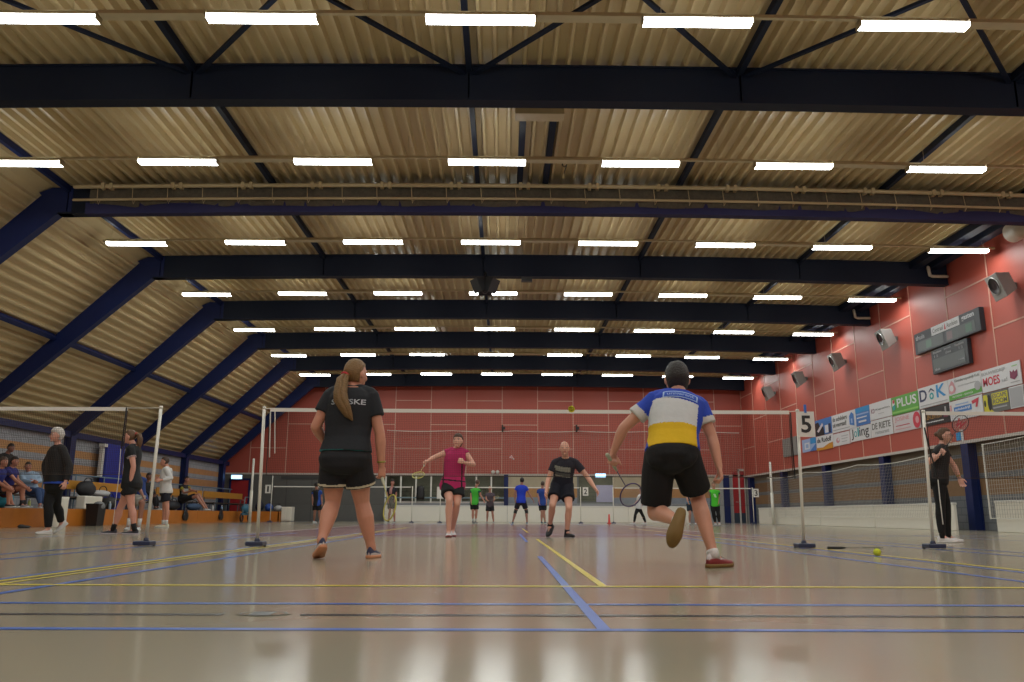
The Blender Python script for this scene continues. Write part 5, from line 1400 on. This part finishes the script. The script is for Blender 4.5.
person('bald man in dark shirt with a pale chest print, crouching beyond the net', 4.61,
    dict(P=(562,485,.1), N=(565.5,459.5,-.08), H=(564.6,448.5,-.2), eR=(548.5,479,-.05), wR=(546,492,-.2), eL=(588,477.5,-.08), wL=(595.5,489,-.2), kR=(552.5,505,-.2), aR=(550,524,.1), kL=(569,508,-.22), aL=(567,529,-.1)),
    yaw=182, height=1.74, sw=.172, hipw=1.0, waistw=1.05, face=182, leg=1.02, voxel=.009,
    feet={'R': (212, 42), 'L': (152, 0)}, skin_rgb=(220,164,140), hair='bald', hair_rgb=(150,140,130),
    shirt=dict(sleeve=.55, hem=-.1, inf=.018, cols=[(24,26,42),(142,142,130),(80,82,80)], fn=lambda x, t, y, a: (1 if .62 < t < .80 else (2 if .46 < t <= .56 else (1 if .41 < t < .46 else 0))) if (a is None and y > 0 and abs(x) < .135) else 0),
    shorts=dict(len=.62, inf=.026, flare=.042, rgb=(18,20,34)), shoe_rgb=(24,24,28), sole_rgb=(50,50,54), lace_rgb=(60,60,60), sock=((30,30,34), .04), handcurl=(.5,.45))
pl_, il = person('woman in black with glasses and white shoes watching from the right', 2.39,
    dict(P=(938.5,480,0), N=(942,446.5,0), H=(944.5,436,-.03), eR=(929,462,-.12), wR=(939.5,455,-.24), eL=(954,466,.1), wL=(959.3,478,.08), kR=(940.5,505,-.08), aR=(942,533,-.1), kL=(946,504,.08), aL=(948,532,.1)),
    yaw=118, height=1.68, female=True, waistw=1.08, face=124, leg=.95, voxel=.009,
    feet={'R': (112, 0), 'L': (105, 0)}, skin_rgb=(220,166,146), hair='pony', hair_rgb=(96,66,44),
    shirt=dict(sleeve=.48, hem=-.1, inf=.015, rgb=(14,14,16)), trousers=dict(inf=.014, rgb=(13,13,15), to=.9), shoe_rgb=(215,212,210), sole_rgb=(210,208,205), lace_rgb=(205,205,205),
    sock=((20,20,22), .1), handcurl=(1.2,.35), palm={'R': ((-.3,-.7,.3),(.5,-.3,.6))}, extra=dict(glasses=1, bun=1, watch='L'))
person('grey-haired person in loose black sweater and trousers walking at the left', 5.0,
    dict(P=(54.5,484,0), N=(58,446.5,0), H=(57,435.5,-.05), eR=(45.5,465,.12), wR=(47,482,.05), eL=(69.5,466.5,-.1), wL=(65.5,482,-.18), kR=(48,506,-.05), aR=(48.5,527,0), kL=(56.5,506,.2), aL=(62,518,.38)),
    yaw=222, height=1.76, female=True, hipw=1.02, waistw=1.3, chestw=1.2, sw=.165, face=222, leg=.95, arm=1.1, voxel=.010,
    feet={'R': (215, 0), 'L': (225, 42)}, skin_rgb=(216,158,138), hair='fluffy', hair_rgb=(205,198,190),
    shirt=dict(sleeve=1.5, hem=-.0, inf=.035, flare=.06, cols=[(17,17,20),(36,72,170)], fn=lambda x, t, y, a: 1 if (a is None and t < .05) else 0), trousers=dict(inf=.026, rgb=(15,15,18), cuff=.02, to=.92), shoe_rgb=(208,206,204), sole_rgb=(205,203,200), lace_rgb=(190,190,190), handcurl=(.5,.6))
person('woman with a blond ponytail in black, standing side-on near the left post', 5.0,
    dict(P=(131,483,0), N=(134,446,0), H=(130,437,0), eL=(133.5,466.5,-.18), wL=(130.5,482,-.18), eR=(130,466,.16), wR=(126,480,.18), kL=(131,506,-.1), aL=(134.8,525,-.1), kR=(120,508,.1), aR=(113.5,525,.12)),
    yaw=266, height=1.74, female=True, hipw=1.08, waistw=1.12, chestw=1.1, face=268, leg=1.08, arm=1.05, voxel=.010,
    feet={'R': (258, 0), 'L': (256, 0)}, skin_rgb=(208,148,128), hair='pony', hair_rgb=(96,66,40),
    shirt=dict(sleeve=.50, hem=-.14, inf=.018, cols=[(18,19,22),(170,150,150)], fn=lambda x, t, y, a: 1 if (a is not None and .45 < a < .54) else 0), shorts=dict(len=.52, inf=.022, flare=.035, rgb=(16,16,19)), shoe_rgb=(40,40,50), sole_rgb=(170,160,165), lace_rgb=(90,90,90), sock=((24,24,28), .1), handcurl=(.5,.5),
    extra=dict(pony=[(0,-.10,.05),(0,-.15,.04),(0,-.18,-.03),(0,-.175,-.11),(0,-.16,-.18),(0,-.15,-.23)], pf=1.0, tie=(40,34,30)))
person('man in a white hooded sweater and dark shorts standing by the stand', 12.3,
    dict(P=(165.5,491,0), N=(167,468,0), H=(165,461.5,-.05), eL=(171,478,-.15), wL=(161.5,480,-.3), eR=(164,478,.15), wR=(159,478.5,.05), kL=(167,508,-.1), aL=(166.5,521,-.1), kR=(164.5,508,.1), aR=(163.5,520.5,.1)),
    yaw=255, height=1.80, waistw=1.12, face=262, voxel=.013, feet={'R': (255, 0), 'L': (250, 0)}, skin_rgb=(204,144,122), hair='crop', hair_rgb=(70,52,42),
    shirt=dict(sleeve=1.5, hem=-.1, inf=.03, flare=.03, rgb=(206,204,202)), shorts=dict(len=.62, inf=.026, flare=.04, cols=[(18,20,32)]), shoe_rgb=(205,200,175), sole_rgb=(200,196,190), sock=((210,210,208), .1))
SG = .475
def seated(label, Y0, J, yaw, **k):
    k.setdefault('voxel', .014)
    return person(label, Y0, J, yaw, gz=SG, **k)
seated('seated man in a blue shirt leaning forward on the left stand', 11.2, dict(P=(6,491,0), N=(11.5,468.5,-.1), H=(14.5,461.5,-.12), eR=(16,481,-.25), wR=(26,488,-.3), eL=(17.5,480,.12), wL=(27,487.5,-.05), kR=(23.5,487.5,-.25), aR=(21.5,503,-.2), kL=(21,488,.15), aL=(25,503,.15)), 95,
    skin_rgb=(180,122,100), hair='short', hair_rgb=(34,26,22), shirt=dict(sleeve=.5, rgb=(34,36,112)), shorts=dict(len=.7, rgb=(70,26,26)), shoe_rgb=(120,120,124), sock=((40,40,44), .1))
seated('seated man in blue cut off by the left edge of the photo', 10.4, dict(P=(-8,491,0), N=(0,469.5,-.1), H=(3.5,462,-.12), eR=(-2,482,-.25), wR=(9,489,-.3), eL=(2,481,.12), wL=(11,488,-.05), kR=(10,488,-.25), aR=(8,504,-.2), kL=(9,489,.15), aL=(12,504,.15)), 95,
    skin_rgb=(180,122,100), hair='short', hair_rgb=(90,70,60), shirt=dict(sleeve=.5, rgb=(30,40,120)), shorts=dict(len=.7, rgb=(25,25,30)), shoe_rgb=(40,40,44))
seated('man in a black shirt behind the seated spectators at the left edge', 12.6, dict(P=(2,476,.1), N=(6.5,454.5,0), H=(11,448,0), eR=(0,466,-.2), wR=(8,472,-.3), eL=(12,465,.2), wL=(14,473,.2), kR=(6,492,-.1), aR=(4,507,-.1), kL=(8,492,.1), aL=(6,507,.1)), 110,
    skin_rgb=(150,100,84), hair='short', hair_rgb=(28,22,20), shirt=dict(sleeve=.6, rgb=(24,24,28)), trousers=dict(rgb=(24,24,28)), shoe_rgb=(40,40,44), height=1.7)
seated('seated man in a light blue shirt and jeans with crossed arms', 12.0, dict(P=(31.5,491,.1), N=(29,473,.15), H=(28,466.5,.1), eR=(23,481,-.1), wR=(33,482,-.25), eL=(40,481,.2), wL=(33,481,-.1), kR=(38,491,-.3), aR=(40,505,-.35), kL=(42,491,.0), aL=(45,504,-.05)), 150,
    skin_rgb=(170,112,92), hair='crop', hair_rgb=(60,44,36), shirt=dict(sleeve=1.5, rgb=(150,172,196)), trousers=dict(rgb=(52,74,116)), shoe_rgb=(110,50,46))
seated('seated man in black and yellow with one knee raised on the stand', 22.5, dict(P=(183,499.5,0), N=(184.5,485.5,.05), H=(187,479.5,0), eR=(184,493,-.25), wR=(192,491,-.4), eL=(191,490,.1), wL=(196,491.5,-.1), kR=(197,496.5,-.25), aR=(205,505,-.2), kL=(199,494.5,.1), aL=(207,505.5,.1)), 115,
    skin_rgb=(178,124,104), hair='crop', hair_rgb=(50,36,30), shirt=dict(sleeve=.55, cols=[(22,22,26),(150,140,40),(160,160,160)], fn=lambda x, t, y, a: 1 if (a is not None and a > .2) else (2 if (y > .05 and .35 < t < .75) else 0)), shorts=dict(len=.75, rgb=(24,22,26)), shoe_rgb=(190,190,190))
seated('seated person in black with a red bag, left of the hooded man', 18.6, dict(P=(146.5,498.5,0), N=(147,483.5,.05), H=(149,476.5,0), eR=(144,491,-.2), wR=(151,495,-.35), eL=(153,491,.15), wL=(155,495,-.1), kR=(154.5,498.5,-.3), aR=(155,510,-.25), kL=(156,498,.1), aL=(157.5,509,.1)), 120,
    skin_rgb=(120,80,66), hair='short', hair_rgb=(24,20,20), shirt=dict(sleeve=1.5, rgb=(18,18,21)), trousers=dict(rgb=(20,20,24)), shoe_rgb=(30,30,34))
person('person in blue with white socks hidden behind the side-on ponytailed woman', 9.2, dict(P=(139,498,.1), N=(136,478,.1), H=(133.5,470.5,.05), eR=(139,488,-.15), wR=(143,496,-.2), eL=(134,488,.2), wL=(139,496,.1), kR=(142.5,503,-.3), aR=(139.5,520,-.3), kL=(132,504,-.2), aL=(129,519,-.25)), 172,
    voxel=.013, skin_rgb=(150,104,86), hair='short', hair_rgb=(40,32,28), shirt=dict(sleeve=.5, rgb=(34,60,120)), shorts=dict(len=.85, rgb=(150,146,138)), shoe_rgb=(190,190,190), sock=((200,198,196), .16))
# ---- players on the far courts
def far(label, Y0, J, yaw, **k):
    k.setdefault('voxel', .014)
    return person(label, Y0, J, yaw, group=None, **k)
far('far player in black and blue seen between the left post and the woman', 25.0, dict(P=(317,504,0), N=(317,490.5,0), H=(316.5,485,0), eL=(312.5,497,0), wL=(312.5,503,-.1), eR=(321.5,497,0), wR=(322,503,-.1), kL=(315,512.5,-.05), aL=(314,521,0), kR=(319.5,512.5,-.05), aR=(320,521,0)), 20,
    skin_rgb=(150,104,86), hair='short', hair_rgb=(36,28,24), shirt=dict(sleeve=.5, cols=[(22,22,26),(34,70,150)], fn=lambda x, t, y, a: 1 if (a is not None or x > .1) else 0), shorts=dict(len=.75, rgb=(18,18,22)), shoe_rgb=(200,200,200))
far('far player in dark clothes framed by the yellow racket head', 26.4, dict(P=(391.5,501.5,0), N=(392,488,0), H=(392.5,482.5,0), eL=(396,494.5,0), wL=(395,500,-.15), eR=(387.5,494.5,0), wR=(388,501,-.1), kL=(394,511,-.05), aL=(394.5,520.5,0), kR=(390,511,-.05), aR=(388.5,520.5,0)), 195,
    skin_rgb=(176,120,104), hair='short', hair_rgb=(40,30,26), shirt=dict(sleeve=.5, cols=[(24,22,34),(170,120,116)], fn=lambda x, t, y, a: 1 if (a is None and y > 0 and abs(x) < .06 and t > .55) else 0), shorts=dict(len=.75, rgb=(20,20,28)), shoe_rgb=(90,90,90))
far('far player in a bright green shirt right of the woman in pink', 26.0, dict(P=(474.3,503,0), N=(475.5,489,0), H=(477.5,482.5,.0), eL=(471,496,0), wL=(471,502,-.1), eR=(480.5,495,-.05), wR=(483.5,500,-.15), kL=(473,512,-.05), aL=(473,520.5,0), kR=(476.5,512,-.05), aR=(475.8,520.5,0)), 25,
    skin_rgb=(186,130,110), hair='crop', hair_rgb=(90,70,60), shirt=dict(sleeve=.5, cols=[(66,176,54),(20,80,70)], fn=lambda x, t, y, a: 1 if a is not None else 0), shorts=dict(len=.72, rgb=(16,18,18)), shoe_rgb=(110,110,110), sock=((190,190,190), .14))
far('far player in a grey patterned shirt holding a pale racket', 27.6, dict(P=(490,505.5,0), N=(490,493.5,0), H=(490,488.5,0), eL=(494.5,499,-.1), wL=(494,500.5,-.35), eR=(486,499,-.1), wR=(488,501,-.35), kL=(492.5,513,-.1), aL=(493.5,520.5,0), kR=(487.5,513,-.1), aR=(487,520.5,0)), 180,
    skin_rgb=(176,124,106), hair='bald', hair_rgb=(120,100,90), shirt=dict(sleeve=.5, cols=[(96,82,94),(60,56,62)], fn=lambda x, t, y, a: 1 if math.sin(x*60+t*30) > .3 else 0), shorts=dict(len=.75, rgb=(28,28,34)), shoe_rgb=(150,150,150), height=1.62)
far('far player in a royal blue shirt with black knee bands, back turned', 23.3, dict(P=(521,501,0), N=(521.5,486,.03), H=(522,480.5,.05), eL=(514.8,493,0), wL=(515,499.5,-.05), eR=(529,493.5,0), wR=(533,500,-.05), kL=(515.5,511.5,.1), aL=(512.8,521.5,0), kR=(526.5,511.5,.1), aR=(527,521.5,0)), 0,
    skin_rgb=(150,104,88), hair='short', hair_rgb=(30,24,22), shirt=dict(sleeve=.55, rgb=(24,58,190)), shorts=dict(len=.70, rgb=(20,20,36)), shoe_rgb=(60,90,120), sole_rgb=(200,200,200), waistw=1.05, extra=dict(knee='RL'))
far('far player in dark blue just left of the bald man', 25.6, dict(P=(542.5,503.5,0), N=(542.3,489.5,0), H=(542.7,484,0), eL=(538.5,496,0), wL=(539,502,-.1), eR=(546,496,0), wR=(546.5,502,-.1), kL=(542,512.5,-.05), aL=(541.5,521,0), kR=(544,512.5,-.05), aR=(545,521,0)), 15,
    skin_rgb=(176,128,110), hair='crop', hair_rgb=(80,64,54), shirt=dict(sleeve=.5, rgb=(30,62,140)), shorts=dict(len=.75, rgb=(18,20,32)), shoe_rgb=(60,100,110))
far('far player in a white shirt and black leggings stepping left', 25.0, dict(P=(638.5,507,0), N=(640,495.5,0), H=(641.5,490,-.02), eL=(644,502,.15), wL=(641,506,.1), eR=(637,501.5,-.15), wR=(633.5,505,-.2), kL=(642,514,.1), aL=(645.5,520,.2), kR=(635.5,514,-.1), aR=(634,520.5,-.05)), 285,
    skin_rgb=(180,132,114), hair='short', hair_rgb=(40,30,28), shirt=dict(sleeve=.5, rgb=(205,205,208)), trousers=dict(rgb=(18,18,20), inf=.014), shoe_rgb=(190,190,190), height=1.6)
far('far player in a dark teal shirt partly hidden behind the lunging man', 25.0, dict(P=(691,505,0), N=(690.5,492,0), H=(689.5,486.5,0), eL=(694.5,498,-.05), wL=(693,502,-.2), eR=(687,498,-.05), wR=(688,502,-.2), kL=(695,513.5,-.1), aL=(695.5,521,0), kR=(690,513.5,-.1), aR=(689.5,521,0)), 185,
    skin_rgb=(180,132,114), hair='short', hair_rgb=(50,38,32), shirt=dict(sleeve=.5, cols=[(28,40,58),(60,110,140)], fn=lambda x, t, y, a: 1 if .1 < t < .3 else 0), shorts=dict(len=.7, rgb=(26,40,54)), shoe_rgb=(180,180,180))
far('far player in a bright green shirt and long black trousers by the red door', 23.5, dict(P=(714.8,504.5,0), N=(714,490.5,0), H=(713.5,485,0), eL=(718.5,497,0), wL=(718.5,502,-.1), eR=(709.5,496,0), wR=(708.5,491,-.25), kL=(718.3,513.5,-.05), aL=(719.3,522,0), kR=(713.5,513.5,-.05), aR=(715.3,522,0)), 190,
    skin_rgb=(180,132,114), hair='crop', hair_rgb=(120,100,80), shirt=dict(sleeve=.5, cols=[(70,190,44),(24,70,80),(180,220,170)], fn=lambda x, t, y, a: 1 if a is not None else (2 if (y > 0 and abs(x+.02-(t-.6)*.2) < .04 and .5 < t < .75) else 0)), trousers=dict(rgb=(16,16,18)), shoe_rgb=(205,205,205))

# ---- rackets in hands
hW = iw['W']['R'] + (iw['W']['R']-iw['E']['R']).normalized()*.075
racket(hW + V((0,.015,-.02)), atY(392, 516, -2.9), (.45,.85,.1), (.50, .46, .06), 'yellow framed racket hanging from the right hand of the blond woman', strings=(.45,.44,.36), handle_col=(.45,.43,.30))
mW = im['W']['L'] + V((-.25,.1,-.9)).normalized()*.075
racket(mW + V((0,-.02,0)), atY(631, 495, -2.85), (.5,.75,.3), (.06, .03, .14), 'dark purple racket in the left hand of the lunging man', strings=(.4,.42,.42), handle_col=(.42,.46,.34), sdv=(.79,0,.6))
g = atY(425.3, 463.5, 4.22); racket(g, atY(419, 474, 3.85), (.1,.45,.9), (.62, .60, .12), 'yellow racket in the right hand of the woman in pink', strings=(.6,.58,.2), handle_col=(.5,.48,.4))
g = atY(943.5, 451.5, 2.12); racket(g, atY(959.5, 425, 2.05), (.3,.9,.1), (.03, .03, .035), 'racket with red stencil held up by the woman in black', strings=(.55,.5,.5), logo=(.5,.06,.08))
g = atY(488.5, 502, 27.15); racket(g, atY(495.5, 498, 26.95), (0,.5,.8), (.55, .50, .25), 'pale racket held by the far player in grey', strings=(.6,.55,.4))
# back panel print of the foreground man's shirt
so_ = [c for c in pm.children if c.name.startswith('shirt')][0]
def back_decal(name, col, polys, info, off=.005):
    b0 = BM(); b0.from_mesh(so_.data); bvh = BVHTree.FromBMesh(b0); b0.free()
    o_ = V(pm['_o']); P, N = info['P'], info['N']; sp = N-P; u = sp.normalized()
    r = (info['S']['R']-info['S']['L']).normalized(); f = u.cross(r).normalized()
    b = BM()
    for poly in polys: b.faces.new([b.verts.new(V((x, y, 0))) for x, y in poly])
    for _ in range(2):
        bmesh.ops.subdivide_edges(b, edges=[e for e in b.edges if e.calc_length() > .015], cuts=2, use_grid_fill=True)
    bmesh.ops.triangulate(b, faces=b.faces)
    for v in b.verts:
        p = P + r*v.co.x + u*v.co.y - f*.6
        h = bvh.ray_cast(p - o_, f)
        v.co = (h[0] + o_ - f*off) if h[0] is not None else p + f*.5
    so_['_o'] = pm['_o']
    obj(name, b, mat('print '+str(col), srgb(col), rough=.6), so_, recalc=False)
LL = (im['N']-im['P']).length
yb = LL*.83
def arc(x): return yb - 1.0*x*x
n = 14; xs = [-.128 + .256*i/n for i in range(n+1)]
back_decal('shirt_border', (170,196,232), [[(xs[i], arc(xs[i])-.004), (xs[i+1], arc(xs[i+1])-.004), (xs[i+1], arc(xs[i+1])+.05), (xs[i], arc(xs[i])+.05)] for i in range(n)], im, .004)
xs2 = [-.118 + .236*i/n for i in range(n+1)]
back_decal('shirt_name_field', (40,84,190), [[(xs2[i], arc(xs2[i])+.002), (xs2[i+1], arc(xs2[i+1])+.002), (xs2[i+1], arc(xs2[i+1])+.042), (xs2[i], arc(xs2[i])+.042)] for i in range(n)], im, .0055)
b = text_bm('unigarant', .20, .030, 0)
bmesh.ops.triangulate(b, faces=b.faces)
b0 = BM(); b0.from_mesh(so_.data); bvh = BVHTree.FromBMesh(b0); b0.free()
o_ = V(pm['_o']); P, N = im['P'], im['N']; u = (N-P).normalized(); r = (im['S']['R']-im['S']['L']).normalized(); f = u.cross(r).normalized()
for v in b.verts:
    x = v.co.x; y = arc(x) + .021 + v.co.y
    p = P + r*x + u*y - f*.6; h = bvh.ray_cast(p - o_, f)
    v.co = (h[0] + o_ - f*.007) if h[0] is not None else p + f*.5
obj('lettering', b, mat('print '+str((190,212,240)), srgb((190,212,240)), rough=.6), so_, recalc=False)

# ------------------------------------------------------------------ world and view
w = bpy.data.worlds.new('world'); SC.world = w; w.use_nodes = True
bg = w.node_tree.nodes['Background']; bg.inputs['Color'].default_value = (.02, .02, .022, 1); bg.inputs['Strength'].default_value = .2
SC.view_settings.view_transform = 'Standard'; SC.view_settings.look = 'None'; SC.view_settings.gamma = 1; SC.view_settings.use_curve_mapping = False
SC.view_settings.exposure = 0.3
try:
    SC.cycles.use_denoising = True; SC.cycles.max_bounces = 8; SC.cycles.sample_clamp_indirect = 6
except Exception: pass
for o in bpy.data.objects:
    if '_o' in o: del o['_o']
